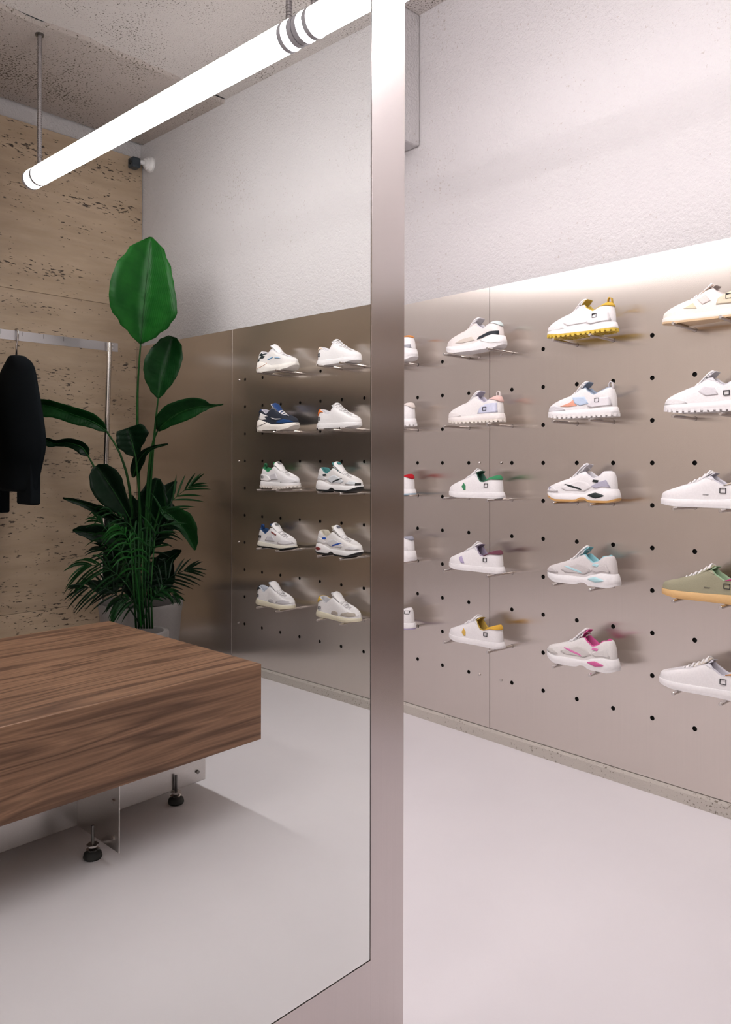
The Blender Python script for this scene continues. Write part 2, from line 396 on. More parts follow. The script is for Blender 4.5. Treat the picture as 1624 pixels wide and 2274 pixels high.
class Shoe:
    def __init__(s, style): s.S = STY[style]; s.L = s.S['L']; s.build()
    def base(s, ph, scale=1.0):
        q = (1 - cos(ph)) / 2; x = q; wd = lerp(WID, q) * endf(q)
        sg = 1 if ph <= pi else -1
        return q, Vector((x * s.L, sg * wd, 0))
    def opening(s, ph):
        q = (1 - cos(ph)) / 2; sg = 1 if ph <= pi else -1
        xo = s.S['heel'] + (s.S['xt'] * s.L - s.S['heel']) * q
        wtab = [(0, .024), (.06, .026), (.25, .031), (.45, .029), (.55, .021), (.75, .014), (1, .012)]
        wd = lerp(wtab, q) * (sqrt(max(0, 1 - (1 - min(q, .1) / .1) ** 2))) * (sqrt(max(0, 1 - (max(q - .95, 0) / .05) ** 2)))
        return Vector((xo, sg * wd, lerp(s.S['op'], q)))
    def surf(s, ph, t, off=0.0):
        q, b0 = s.base(ph); o = s.opening(ph); zt = lerp(s.S['top'], q)
        b = Vector((b0.x * .985 + .002, b0.y * .94, zt - .006))
        a = t * pi / 2; e = .95 if q < .6 else .95 - .37 * min(1, (q - .6) / .3); hx = 1 - max(0, cos(a)) ** e; hz = sin(a) ** (e * .95)
        bulge = sin(pi * min(1, t)) * .003
        p = Vector((b.x + (o.x - b.x) * hx, b.y + (o.y - b.y) * hx, b.z + (o.z - b.z) * hz))
        return p
    def build(s):
        s.NT = 11; s.ph = [2 * pi * i / NPH for i in range(NPH)]
        s.grid = [[s.surf(p, t / (s.NT - 1)) for t in range(s.NT)] for p in s.ph]
        # finer grid of the outer side, for laying patches
        s.FA = [pi * (i + .5) / 70 for i in range(70)]; s.FT = [j / 34 for j in range(35)]
        s.fine = np.array([[list(s.surf(a, t)) for t in s.FT] for a in s.FA])
        g = s.fine; du = np.gradient(g, axis=0); dv = np.gradient(g, axis=1)
        n = np.cross(du, dv); n /= (np.linalg.norm(n, axis=2, keepdims=True) + 1e-9)
        n[n[..., 1] < 0] *= -1; s.fn = n
    def on(s, x, z, off):                    # point of the outer side seen at (x,z) from the side, lifted by off
        x *= s.L
        d = (s.fine[..., 0] - x) ** 2 + (s.fine[..., 2] - z) ** 2
        i = np.unravel_index(np.argpartition(d, 6, axis=None)[:6], d.shape)
        wgt = 1 / (d[i] + 1e-7); wgt /= wgt.sum()
        p = (s.fine[i] * wgt[:, None]).sum(0); n = (s.fn[i] * wgt[:, None]).sum(0); n /= np.linalg.norm(n)
        y = p[1]
        return (x + n[0] * off, y + n[1] * off, z + n[2] * off)
    def patch(s, polys, off=.0016):          # polys: outlines in side view; thin raised pieces
        m_ = MB()
        for poly in polys:
            P2 = []
            for (a, b_) in zip(poly, poly[1:] + poly[:1]):
                k = max(1, int(max(abs(a[0] - b_[0]) * s.L, abs(a[1] - b_[1])) / .009))
                for j in range(k): P2.append((a[0] + (b_[0] - a[0]) * j / k, a[1] + (b_[1] - a[1]) * j / k))
            n = len(P2); cx = sum(p[0] for p in poly) / len(poly); cz = sum(p[1] for p in poly) / len(poly)
            R = (1, .75, .45); va = [s.on(x, z, -.0006) for x, z in P2]
            for r in R: va += [s.on(cx + (x - cx) * r, cz + (z - cz) * r, off) for x, z in P2]
            va.append(s.on(cx, cz, off)); fa = []
            for r in range(3):
                for k in range(n):
                    k2 = (k + 1) % n; fa.append((r * n + k, r * n + k2, (r + 1) * n + k2, (r + 1) * n + k))
            for k in range(n): fa.append((3 * n + k, 3 * n + (k + 1) % n, 4 * n))
            m_.add(va, fa)
        return m_

MATC = {}
def shoemat(col, kind='leather'):
    key = (tuple(round(c, 3) for c in col[:3]), kind)
    if key not in MATC:
        nm = 'shoe_' + kind
        MATC[key] = simple(nm, tuple(col[:3]) + (1,), {'leather': .5, 'rubber': .45, 'suede': .95, 'mesh': .8, 'lace': .9}[kind], 0, {'leather': .15, 'rubber': .05, 'suede': .5, 'mesh': .5, 'lace': .4}[kind], {'leather': 160, 'rubber': 80, 'suede': 420, 'mesh': 600, 'lace': 700}[kind], .35)
    return MATC[key]
WH = (0.80, 0.775, 0.785)
SHAPES = {}
def stack(root, sh, cfg):
    S, L = sh.S, sh.L
    def C_(k, d=None): return cfg.get(k, d if d is not None else WH)
    def ringz(f_xy, zf, flare=1.0, back=0.0):
        r = []
        for p in sh.ph:
            q, b = sh.base(p); x = b.x
            if q < .25: x -= back * (1 - q / .25) ** 1.5
            r.append((x if f_xy is None else f_xy(x), b.y * flare, zf(q)))
        return r
    def loft(rings, cap0=True, cap1=False):
        m_ = MB(); n = NPH; va = [p for r in rings for p in r]
        fa = [(r * n + k, r * n + (k + 1) % n, (r + 1) * n + (k + 1) % n, (r + 1) * n + k) for r in range(len(rings) - 1) for k in range(n)]
        m_.add(va, fa)
        for on, idx in ((cap0, 0), (cap1, len(rings) - 1)):
            if on:
                r = rings[idx]; zf = MB()
                half = n // 2
                for k in range(1, half):       # bridge left and right edges so the sole follows its curve
                    a, b_ = idx * n + k, idx * n + n - k; c, d = idx * n + k + 1, idx * n + (n - k - 1)
                    if c == d: m_.f.append((a, c, b_))
                    else: m_.f.append((a, c, d, b_))
                m_.f.append((idx * n, idx * n + 1, idx * n + n - 1))
        return m_
    top = lambda q: lerp(S['top'], q); bot = lambda q: lerp(S['bot'], q); fl = S['flare']; bk = S['back']
    # midsole
    rings = [ringz(None, lambda q: bot(q) + S['out'] * .8, fl * .96, bk * .5), ringz(None, lambda q: bot(q) + S['out'] + .004, fl * 1.0, bk),
             ringz(None, lambda q: bot(q) * .5 + top(q) * .5, fl * 1.0, bk * .8), ringz(None, lambda q: top(q) - .003, fl * .96 + .02, bk * .3),
             ringz(None, lambda q: top(q), .955, 0), ringz(None, lambda q: top(q) - .004, .90, 0)]
    o = loft(rings, True, True).out('midsole', shoemat(C_('sole'), 'rubber'), root, True)
    # outsole
    z0 = -.004 if S['lug'] else 0
    m_ = loft([ringz(None, lambda q: bot(q) + .0, fl * .93, bk * .4), ringz(None, lambda q: bot(q) + .001, fl * .985, bk * .9), ringz(None, lambda q: bot(q) + S['out'] + .003, fl * 1.003, bk * 1.02), ringz(None, lambda q: bot(q) + S['out'] + .004, fl * .95, bk * .4)], True, True)
    if S['lug']:
        for i in range(0, NPH * 2):
            if i % 2: continue
            # lugs evenly spaced along the outline
        acc = 0; last = None; step = .0205; gap = False
        for i in range(721):
            q, b = sh.base(2 * pi * i / 720); x = b.x - (bk * (1 - q / .25) ** 1.5 if q < .25 else 0); p = Vector((x, b.y * fl, 0))
            if last is not None:
                acc += (p - last).length
                if acc > step:
                    acc = 0; t = (p - last).normalized(); nn = Vector((t.y, -t.x, 0)); zz = bot(q)
                    if nn.dot(p - Vector((L * .5, 0, 0))) < 0: nn = -nn
                    va = []
                    for u, v_ in ((-.0064, .0012), (.0064, .0012), (.0056, -.014), (-.0056, -.014)):
                        e = p + t * u + nn * v_; va += [(e.x, e.y, zz - .005), (e.x, e.y, zz + .007)]
                    m_.add(va, [(0, 2, 4, 6), (1, 7, 5, 3), (0, 1, 3, 2), (2, 3, 5, 4), (4, 5, 7, 6), (6, 7, 1, 0)])
            last = p
        for i in range(4, 24):                 # tread blocks under the sole
            q = i / 26; hw = lerp(WID, q) * endf(q) * .7
            for yy in (-.5, .5):
                m_.box(q * L - .004, q * L + .004, yy * hw - hw * .35, yy * hw + hw * .35, bot(q) - .005, bot(q) + .003)
    autosmooth(m_.out('outsole', shoemat(C_('out', C_('sole')), 'rubber'), root), 35)
    # upper
    n = NPH; NT = sh.NT; va = [sh.grid[i][j] for i in range(n) for j in range(NT)]
    fa = [(i * NT + j, ((i + 1) % n) * NT + j, ((i + 1) % n) * NT + j + 1, i * NT + j + 1) for i in range(n) for j in range(NT - 1)]
    link('upper', va, fa, shoemat(C_('upper'), cfg.get('umat', 'leather')), root, True)
    # padded collar and lining
    r0 = [sh.opening(p) for p in sh.ph]; cen = []
    rings = []
    for dz, inn in ((-.001, -.0012), (.0028, .002), (.002, .006), (-.004, .0085), (-.030, .010)):
        rr = []
        for p, o_ in zip(sh.ph, r0):
            q = (1 - cos(p)) / 2; c = Vector((min(max(o_.x, .055), S['xt'] * L * .62), 0, o_.z)); d = (c - o_); d.z = 0
            ln = d.length; k = min(inn, ln * .8) / (ln + 1e-6); 
            f = 1 if q < .55 else .45
            rr.append((o_.x + d.x * k * f, o_.y + d.y * k * f, max(o_.z + dz, .035)))
        rings.append(rr)
    rings.append([(p[0], p[1] * .8, .034) for p in rings[-1]])
    loft(rings, False, True).out('lining', shoemat(C_('lining', (.66, .64, .67)), 'mesh'), root, True)
    # tongue
    m_ = MB(); prev = []; K = 9; xt = S['xt'] * L
    zf_ = lerp(S['op'], 1.0); zt_ = S['tong']; x_e = L * .40; 
    secs = []
    for k in range(K + 1):
        t = k / K; x = xt + .004 + (x_e - xt) * t; z = zf_ - .006 + (zt_ + .004 - zf_ + .006) * (t ** 1.1) + .004 * sin(pi * t)
        wd = .012 + .024 * t if k < K - 1 else (.033 if k == K - 1 else .025)
        th = .006 if k < K else .003
        secs.append([(x, -wd, z - .006), (x + .001, -wd * .5, z + .002), (x + .002, 0, z + .004), (x + .001, wd * .5, z + .002), (x, wd, z - .006),
                     (x - th, wd * .96, z - .008), (x - th - .002, 0, z - .001), (x - th, -wd * .96, z - .008)])
    # rolled top edge
    va = [p for s_ in secs for p in s_]; n8 = 8
    fa = [(k * n8 + j, k * n8 + (j + 1) % n8, (k + 1) * n8 + (j + 1) % n8, (k + 1) * n8 + j) for k in range(K) for j in range(n8)]
    m_.add(va, fa + [tuple(range(n8))[::-1], tuple(K * n8 + j for j in range(n8))])
    tg = m_.out('tongue', shoemat(C_('tongue'), 'leather'), root, True)
    sub = tg.modifiers.new('sub', 'SUBSURF'); sub.levels = 1; sub.render_levels = 1
    K2 = 7; va = []
    for k in range(K2 + 1):
        t = .42 + .58 * k / K2; c_ = secs[min(int(t * K), K - 1)]; d_ = secs[min(int(t * K) + 1, K)]; f = t * K - int(t * K) if t < 1 else 1
        for j in range(7):
            u = -1 + j / 3; wd = abs(c_[0][1]) + (abs(d_[0][1]) - abs(c_[0][1])) * f
            xx = c_[6][0] + (d_[6][0] - c_[6][0]) * f; zz = c_[6][2] + (d_[6][2] - c_[6][2]) * f
            va.append((xx - .003 - .006 * u * u, u * wd * .80, zz - .003 * u * u - (.003 if k == K2 else 0)))
    fa = [(k * 7 + j, k * 7 + j + 1, (k + 1) * 7 + j + 1, (k + 1) * 7 + j) for k in range(K2) for j in range(6)]
    tl = link('tongue_lining', va, fa, shoemat(C_('lining', (.66, .64, .67)), 'mesh'), root, True)
    sd = tl.modifiers.new('solid', 'SOLIDIFY'); sd.thickness = .002
    if 'tlabel' in cfg:
        q = MB(); s_ = secs[K - 1]; s2 = secs[K - 2]
        for sy in (0,):
            q.add([(s_[1][0] + .003, -.011, s_[1][2] + .004), (s_[3][0] + .003, .011, s_[3][2] + .004), (s2[3][0] + .003, .011, s2[3][2] + .004), (s2[1][0] + .003, -.011, s2[1][2] + .004),
                   (s_[1][0], -.011, s_[1][2] + .001), (s_[3][0], .011, s_[3][2] + .001), (s2[3][0], .011, s2[3][2] + .001), (s2[1][0], -.011, s2[1][2] + .001)],
                  [(0, 1, 2, 3), (4, 7, 6, 5), (0, 4, 5, 1), (1, 5, 6, 2), (2, 6, 7, 3), (3, 7, 4, 0)])
        q.out('tongue_label', shoemat(cfg['tlabel'], 'mesh'), root)
    # laces: bars across the throat plus a small bow
    m_ = MB(); nb = 6
    def lp(t, u):                            # across the throat: t from toe to ankle, u from side to side
        q = 1 - t * .47; ph = math.acos(1 - 2 * min(q, .999)); e = sh.opening(ph)
        wd = e.y + .007
        return Vector((e.x + .002, wd * u, e.z + .006 + .014 * (1 - u * u) * (0.45 + .55 * t)))
    for k in range(nb):
        t = .06 + .86 * k / (nb - 1); t2 = min(t + .07, .99)
        for sg in ((1, -1) if k else (1,)):
            pts = [lp(t + (t2 - t) * (u + 1) / 2, u * sg) + Vector((0, 0, .0015 if sg > 0 else 0)) for u in (-1, -.7, -.35, 0, .35, .7, 1)]
            m_.tube(pts, .0031, 6)
    if cfg.get('bow', 0):
        b0 = lp(.95, 0) + Vector((0, 0, .004))
        for sg in (1, -1):
            m_.tube([b0, b0 + Vector((.006, sg * .014, .004)), b0 + Vector((.014, sg * .026, -.004)), b0 + Vector((.016, sg * .020, -.009)), b0 + Vector((.004, sg * .004, 0))], .0022, 6)
            m_.tube([b0, b0 + Vector((.010, sg * .010, .001)), b0 + Vector((.024, sg * .024, -.012))], .002, 6)
    m_.out('lace', shoemat(C_('lace', (.80, .78, .79)), 'lace'), root, True)
    # heel tab wraps the heel below the collar
    if 'heel' in cfg:
        m_ = MB(); va = []; fa = []; hx = cfg.get('hq', .17); hd = cfg.get('hd', .5); KK = 22; R = 6
        lim = math.acos(1 - 2 * hx)
        for i in range(KK + 1):
            a = -lim + 2 * lim * i / KK; A = a % (2 * pi); f = abs(a) / lim
            for j in range(R + 1):
                lo = 1 - hd * (1 - f ** 2.2) - .05; t = lo + (1.0 - lo) * j / R
                p = sh.surf(A, t); g = .0018
                d = Vector((p.x - .075, p.y, 0)).normalized(); va.append(p + d * g + Vector((0, 0, .0012 if j == R else 0)))
        fa = [(i * (R + 1) + j, (i + 1) * (R + 1) + j, (i + 1) * (R + 1) + j + 1, i * (R + 1) + j + 1) for i in range(KK) for j in range(R)]
        o = link('heel_tab', va, fa, shoemat(cfg['heel'], 'suede'), root, True)
        sd = o.modifiers.new('solid', 'SOLIDIFY'); sd.thickness = .003; sd.offset = -1
    if 'loop' in cfg:
        z = lerp(S['op'], 0); hx = S['heel']; m_ = MB()
        pr = [(hx - .003, z - .014), (hx - .006, z + .004), (hx - .004, z + .018), (hx + .004, z + .022), (hx + .009, z + .014), (hx + .007, z - .004)]
        va = [(x, sy * .0065, zz) for x, zz in pr for sy in (-1, 1)]
        o = link('pull_loop', va, [(2 * i, 2 * i + 1, 2 * i + 3, 2 * i + 2) for i in range(5)], shoemat(cfg['loop'], 'mesh'), root, True)
        sd = o.modifiers.new('solid', 'SOLIDIFY'); sd.thickness = .0025
    for ip, (nm, col, kind, polys) in enumerate(cfg.get('patch', [])):
        if polys is None:
            a0 = math.acos(1 - 2 * .46); KK = 40; R = 5; va = []
            for i in range(KK + 1):
                a = a0 + (2 * pi - 2 * a0) * i / KK; f = 1 - abs(2 * i / KK - 1)
                for j in range(R + 1):
                    lo = .80 - .10 * min(1, 4 * f) + (.06 if f < .05 else 0); t = lo + (1.0 - lo) * j / R
                    p = sh.surf(a, t); du = sh.surf(a + .02, t) - sh.surf(a - .02, t); dv = sh.surf(a, min(t + .02, 1)) - sh.surf(a, t - .02)
                    nn = du.cross(dv).normalized()
                    if nn.z < 0 and abs(nn.z) > .2 or nn.dot(Vector((0, p.y, .02))) < 0: nn = -nn
                    va.append(p + nn * (.0018 if 0 < j else .0002))
            fa = [(i * (R + 1) + j, (i + 1) * (R + 1) + j, (i + 1) * (R + 1) + j + 1, i * (R + 1) + j + 1) for i in range(KK) for j in range(R)]
            link(nm, va, fa, shoemat(col, kind), root, True); continue
        sh.patch(polys, .0015 + .0008 * ip).out(nm, shoemat(col, kind), root, True)
    if 'sq' in cfg:
        x, z, a = cfg['sq']; hx = a / 2 / L * 1.2; hz = a / 2; t = .0013
        tx = t / L
        q = sh.patch([[(x - hx, z - hz), (x + hx, z - hz), (x + hx, z - hz + t), (x - hx, z - hz + t)], [(x - hx, z + hz - t), (x + hx, z + hz - t), (x + hx, z + hz), (x - hx, z + hz)],
                      [(x - hx, z - hz), (x - hx + tx, z - hz), (x - hx + tx, z + hz), (x - hx, z + hz)], [(x + hx - tx, z - hz), (x + hx, z - hz), (x + hx, z + hz), (x + hx - tx, z + hz)]], .0024 + .0008 * len(cfg.get('patch', [])))
        q.out('square_mark', shoemat(cfg.get('sqc', (.03, .03, .035)), 'mesh'), root)
    if 'sline' in cfg:
        m_ = MB()
        for sg in (1,):
            pts = []
            for k in range(15):
                q = .015 + .33 * (k / 14) ** 1.3; ph = math.acos(1 - 2 * q); _, b = sh.base(ph); x = b.x - (bk * .9 * (1 - q / .25) ** 1.5 if q < .25 else 0)
                pts.append((x, b.y * fl + .0006, .026 + .022 * max(0, (q - .12) / .22) ** 1.3))
            m_.tube(pts, .0012, 6)
        m_.out('sole_line', shoemat(cfg['sline'], 'rubber'), root, True)
    for (x, zc, lx, lz, col) in cfg.get('lens', []):       # coloured insert in the side of the midsole
        m_ = MB(); va = []; n = 16
        def my(xx, zz):
            q = xx; b = lerp(WID, q) * endf(q); return b * fl + .0012
        for r, off in ((1, -.002), (.85, .0014), (.4, .0014)):
            for k in range(n):
                u = 2 * pi * k / n; xx = x + lx * r * cos(u) / L; zz = zc + lz * r * sin(u) * (1 - .55 * abs(cos(u))) + .10 * (xx - x) * L * 0
                bkx = bk * .8 * (1 - xx / .25) ** 1.5 if xx < .25 else 0
                va.append((xx * L - bkx, my(xx, zz) + off, zz))
        va.append((x * L - (bk * .8 * (1 - x / .25) ** 1.5 if x < .25 else 0), my(x, zc) + .0014, zc))
        fa = [(r * n + k, r * n + (k + 1) % n, (r + 1) * n + (k + 1) % n, (r + 1) * n + k) for r in range(2) for k in range(n)] + [(2 * n + k, 2 * n + (k + 1) % n, 3 * n) for k in range(n)]
        m_.add(va, fa); m_.out('sole_insert', shoemat(col, 'rubber'), root, True)

def sneaker(style, xc, row, label, group, yo=.098, yaw=0, **cfg):
    if style not in SHAPES: SHAPES[style] = Shoe(style)
    sh = SHAPES[style]; z = CAM[2] - row * P + .0072 + (.006 if sh.S['lug'] else 0)
    root = thing('sneaker', label, 'sneaker', (xc, W + yo, z), group)
    piv = len(sc.collection.objects)
    stack(root, sh, cfg)
    # centre the parts on the thing and turn them a little
    ca, sa = cos(yaw), sin(yaw)
    for o in list(root.children):
        for v in o.data.vertices:
            x, y = v.co.x - sh.L / 2 + .004, v.co.y; v.co.x = x * ca - y * sa; v.co.y = x * sa + y * ca
    return root

GR = 'sneakers on the pegs of the steel wall'
GM = 'sneakers on the steel wall seen in the mirror'
G1, G2 = (.56, .54, .57), (.66, .64, .67)          # pale greys of mesh and suede
def chev(c): return ('side_patch', c, 'suede', [[(.585, .054), (.625, .068), (.655, .050), (.62, .035), (.585, .035)]])
def band(c): return ('side_patch', c, 'suede', [[(.66, .068), (.715, .060), (.665, .033), (.605, .033)]])
eyestay = lambda c, k='leather': ('eyestay', c, k, None)
toecap = lambda c, k='suede': ('toe_panel', c, k, [[(.66, .034), (.71, .046), (.83, .055), (.93, .050), (.985, .037), (.85, .031)]])
quarter = lambda c, k='leather': ('heel_panel', c, k, [[(.03, .045), (.06, .078), (.20, .076), (.30, .066), (.36, .048), (.30, .040), (.12, .044)]])

def run_patches(main, sw, grey, ks='suede'):
    return [('side_overlay', grey, ks, [[(.30, .060), (.36, .080), (.48, .088), (.62, .072), (.72, .056), (.66, .046), (.50, .048), (.40, .044)]]),
            ('swoosh', sw, 'leather', [[(.42, .048), (.46, .058), (.60, .070), (.70, .074), (.58, .060)]]),
            ('heel_panel', main, 'suede', [[(.05, .062), (.10, .092), (.22, .080), (.30, .066), (.24, .058), (.14, .066)]]),
            ('ankle_patch', sw, 'leather', [[(.20, .090), (.27, .092), (.285, .084), (.21, .080)]]),
            ('toe_panel', grey, ks, [[(.76, .044), (.84, .058), (.93, .054), (.98, .044), (.88, .042)]])]

CXA, CXB, CXC, CXD = 2.209, 1.671, 1.172, 2.748
# first column right of the mirror frame (pegs either side of the panel seam)
sneaker('wave', CXA + .005, -3, 'chunky white sneaker with a black heel wedge and pink seams, astride the panel seam', GR, upper=(.74, .68, .66), sole=WH, lining=(.62, .60, .64), bow=0,
        heel=(.62, .70, .70), hq=.12, sline=(.62, .58, .56), patch=[('heel_wedge', (.02, .025, .032), 'leather', [[(.03, .058), (.03, .078), (.16, .078), (.34, .062), (.38, .050), (.30, .052), (.18, .062)]]),
        ('side_overlay', (.60, .53, .47), 'suede', [[(.42, .048), (.46, .066), (.62, .060), (.74, .046), (.62, .042)]]), eyestay((.78, .66, .64))])
sneaker('lug', CXA, -1, 'off-white lug-soled sneaker with pale lilac heel quarter and pink collar', GR, upper=(.79, .76, .755), sole=(.78, .72, .70), out=(.76, .70, .64), lining=(.55, .52, .62),
        heel=(.78, .52, .48), hq=.16, loop=(.74, .66, .64), patch=[('heel_panel', (.60, .62, .76), 'leather', [[(.04, .044), (.05, .086), (.22, .084), (.34, .068), (.38, .042)]]), eyestay((.76, .73, .73)), toecap((.78, .73, .72))], sq=(.245, .062, .016))
sneaker('court', CXA, 1, 'low white sneaker with a green heel tab, green lining and green side chevron', GR, heel=(.045, .25, .11), hq=.29, hd=.40, lining=(.04, .13, .09), patch=[chev((.05, .24, .11)), eyestay(G2)], sq=(.215, .058, .017), bow=0)
sneaker('court', CXA, 3, 'low white sneaker with a dark burgundy heel tab and lilac side stripe', GR, heel=(.16, .055, .08), hq=.29, hd=.40, lining=(.30, .25, .34), patch=[band((.46, .40, .58)), eyestay(G2)], sq=(.235, .058, .017), bow=0)
sneaker('court', CXA, 5, 'low white sneaker with a mustard yellow heel tab and yellow side chevron', GR, heel=(.72, .42, .06), hq=.29, hd=.40, lining=(.50, .34, .07), patch=[chev((.66, .42, .10)), eyestay(G2)], sq=(.225, .058, .017), bow=0)
# second column
sneaker('lug', CXB, -3, 'white sneaker with a yellow lugged sole, yellow collar and heel pull loop', GR, out=(.62, .44, .06), lining=(.58, .42, .08), heel=(.66, .42, .06), hq=.15, hd=.35, loop=(.62, .38, .05),
        patch=[eyestay(G2), ('side_overlay', (.77, .745, .75), 'suede', [[(.32, .048), (.38, .084), (.56, .078), (.68, .056), (.62, .044)]]), toecap((.76, .73, .73)), quarter((.78, .75, .76))], sq=(.235, .070, .016))
sneaker('lug', CXB - .005, -1, 'white lug-soled sneaker with coral and sky-blue side patches and a white pull loop', GR, out=(.78, .75, .745), lining=(.30, .36, .46), loop=(.66, .62, .64), upper=(.76, .735, .74),
        patch=[('side_patch', (.76, .36, .26), 'suede', [[(.50, .050), (.56, .074), (.60, .064), (.74, .050), (.62, .047)]]), ('side_patch', (.52, .62, .78), 'suede', [[(.34, .056), (.40, .084), (.57, .084), (.53, .060), (.46, .050)]]), toecap(G2), quarter((.72, .69, .72))], sq=(.215, .068, .016))
sneaker('run', CXB - .004, 1, 'white and black running sneaker with a gum outsole and lilac trim', GR, out=(.60, .34, .12), lining=(.74, .72, .76), tongue=(.74, .73, .76), patch=run_patches((.44, .42, .52), (.015, .02, .02), (.78, .75, .76)) + [('toe_mark', (.40, .39, .50), 'suede', [[(.86, .056), (.93, .058), (.90, .048)]])],
        lens=[(.235, .030, .036, .012, (.02, .03, .03))], bow=0)
sneaker('run', CXB - .004, 3, 'pale grey running sneaker with aqua lining and aqua sole insert', GR, upper=(.66, .62, .62), lining=(.28, .56, .62), patch=run_patches((.60, .56, .56), (.46, .70, .76), (.58, .54, .54)), lens=[(.235, .030, .036, .011, (.46, .70, .74))], bow=0)
sneaker('run', CXB - .002, 5, 'white running sneaker with magenta lining and pink sole insert', GR, upper=(.74, .71, .70), lining=(.62, .10, .30), patch=run_patches((.68, .65, .64), (.70, .20, .44), (.62, .59, .57)), lens=[(.235, .030, .036, .011, (.62, .12, .32))], bow=0)
# third column, cut by the right edge of the picture
sneaker('cup', CXC - .006, -3, 'large cream and beige sneaker with a sand-coloured sole at the top right corner', GR, upper=(.78, .73, .67), sole=(.80, .74, .68), out=(.66, .48, .30), lining=(.62, .55, .52), tongue=(.50, .38, .32),
        patch=[('side_patch', (.70, .60, .44), 'suede', [[(.56, .044), (.60, .066), (.70, .050)]]), ('side_patch', (.72, .63, .60), 'suede', [[(.42, .066), (.47, .090), (.56, .076), (.50, .056)]]), ('heel_panel', (.68, .60, .46), 'suede', [[(.06, .046), (.06, .088), (.24, .086), (.34, .070), (.36, .050)]])], sq=(.225, .072, .017))
sneaker('lug', CXC - .004, -1, 'plain white lug-soled sneaker at the right edge of the picture', GR, patch=[eyestay(G2), ('side_overlay', (.70, .67, .70), 'suede', [[(.32, .060), (.36, .084), (.48, .092), (.54, .074), (.46, .058)]]), toecap((.77, .75, .76))], sq=(.225, .064, .017), lining=(.62, .60, .64), bow=0)
sneaker('cup', CXC, 1, 'plain white court sneaker with a pale beige heel at the right edge', GR, heel=(.66, .58, .46), hq=.29, hd=.40, lining=(.60, .58, .64), patch=[eyestay(G2), ('size_print', (.45, .44, .46), 'mesh', [[(.42, .046), (.48, .0465), (.48, .0485), (.42, .048)]])], sq=(.27, .062, .018), bow=0)
sneaker('cup', CXC - .004, 3, 'sage green suede sneaker with a gum sole, white laces and magenta heel tab', GR, upper=(.33, .31, .215), umat='suede', sole=(.66, .42, .19), out=(.60, .37, .16), heel=(.55, .04, .22), hq=.29, hd=.40, lining=(.30, .42, .27), tongue=(.36, .35, .24),
        patch=[eyestay((.35, .33, .235), 'suede'), ('size_print', (.16, .15, .12), 'mesh', [[(.42, .050), (.48, .0505), (.48, .0525), (.42, .052)]])], sq=(.24, .062, .018), bow=0)
sneaker('cup', CXC + .006, 5, 'plain white court sneaker with an orange heel tab, lowest at the right edge', GR, heel=(.72, .30, .07), hq=.24, lining=(.58, .56, .62), tongue=(.62, .55, .48), patch=[eyestay(G2)], sq=(.25, .060, .018), bow=0)
# column half hidden by the mirror frame
sneaker('wave', CXD, -3, 'white chunky sneaker with an orange collar, topmost of those cut off by the mirror frame', GR, heel=(.70, .28, .08), hq=.10, hd=.3, patch=[('heel_wedge', (.36, .36, .40), 'leather', [[(.02, .060), (.03, .078), (.2, .076), (.3, .06)]]), eyestay((.75, .5, .42))])
sneaker('lug', CXD - .004, -1, 'white sneaker heel, second from the top of those cut off by the mirror frame', GR, heel=(.76, .68, .64), hq=.12)
sneaker('court', CXD - .002, 1, 'white sneaker with a red heel tab and pale blue outsole beside the mirror frame', GR, heel=(.45, .01, .02), hq=.14, hd=.45, out=(.40, .52, .62), lining=(.3, .05, .06))
sneaker('run', CXD + .004, 3, 'white running sneaker with a grey heel band beside the mirror frame', GR, heel=(.34, .34, .40), hq=.12, hd=.4, patch=[quarter((.74, .71, .72))])
sneaker('gum', CXD, 5, 'white sneaker with a square mark, lowest of those cut off by the mirror frame', GR, out=(.40, .34, .50), sq=(.07, .085, .016))
# columns seen only in the mirror
CM1, CM2 = -6.23 * P, -3.24 * P
sneaker('wave', CM1, -3, 'white chunky sneaker with black ankle patches, top left among the mirrored sneakers', GM, sline=(.72, .40, .24), upper=(.74, .71, .70), sole=(.80, .76, .72), patch=[('ankle_patch', (.012, .02, .022), 'leather', [[(.10, .098), (.16, .112), (.20, .104), (.32, .104), (.20, .096), (.27, .088), (.22, .078), (.10, .080), (.18, .090)]]),
        ('heel_wedge', (.012, .02, .022), 'leather', [[(.0, .062), (.01, .082), (.14, .074), (.09, .060)]]), ('side_line', (.20, .42, .66), 'mesh', [[(.34, .070), (.50, .080), (.50, .077), (.36, .066)]]), ('side_line', (.20, .42, .66), 'mesh', [[(.56, .074), (.72, .068), (.72, .065), (.56, .070)]]), eyestay(G2)])
sneaker('wave', CM1 + .004, -1, 'navy, royal blue and white chunky sneaker seen in the mirror', GM, sline=(.04, .04, .05), upper=(.02, .025, .04), tongue=(.015, .05, .17), sole=(.80, .75, .70), umat='mesh', lining=(.50, .48, .55), lace=WH, heel=(.012, .035, .11), hq=.12,
        patch=[('toe_panel', (.012, .05, .16), 'suede', [[(.58, .038), (.62, .052), (.80, .058), (.92, .052), (.97, .042), (.80, .038)]]), ('side_patch', (.74, .71, .70), 'leather', [[(.10, .070), (.14, .100), (.24, .090), (.34, .080), (.24, .078), (.30, .062), (.18, .060)]]),
               ('side_line', (.76, .74, .74), 'leather', [[(.42, .072), (.56, .064), (.72, .062), (.72, .058), (.58, .058), (.50, .062)]])])
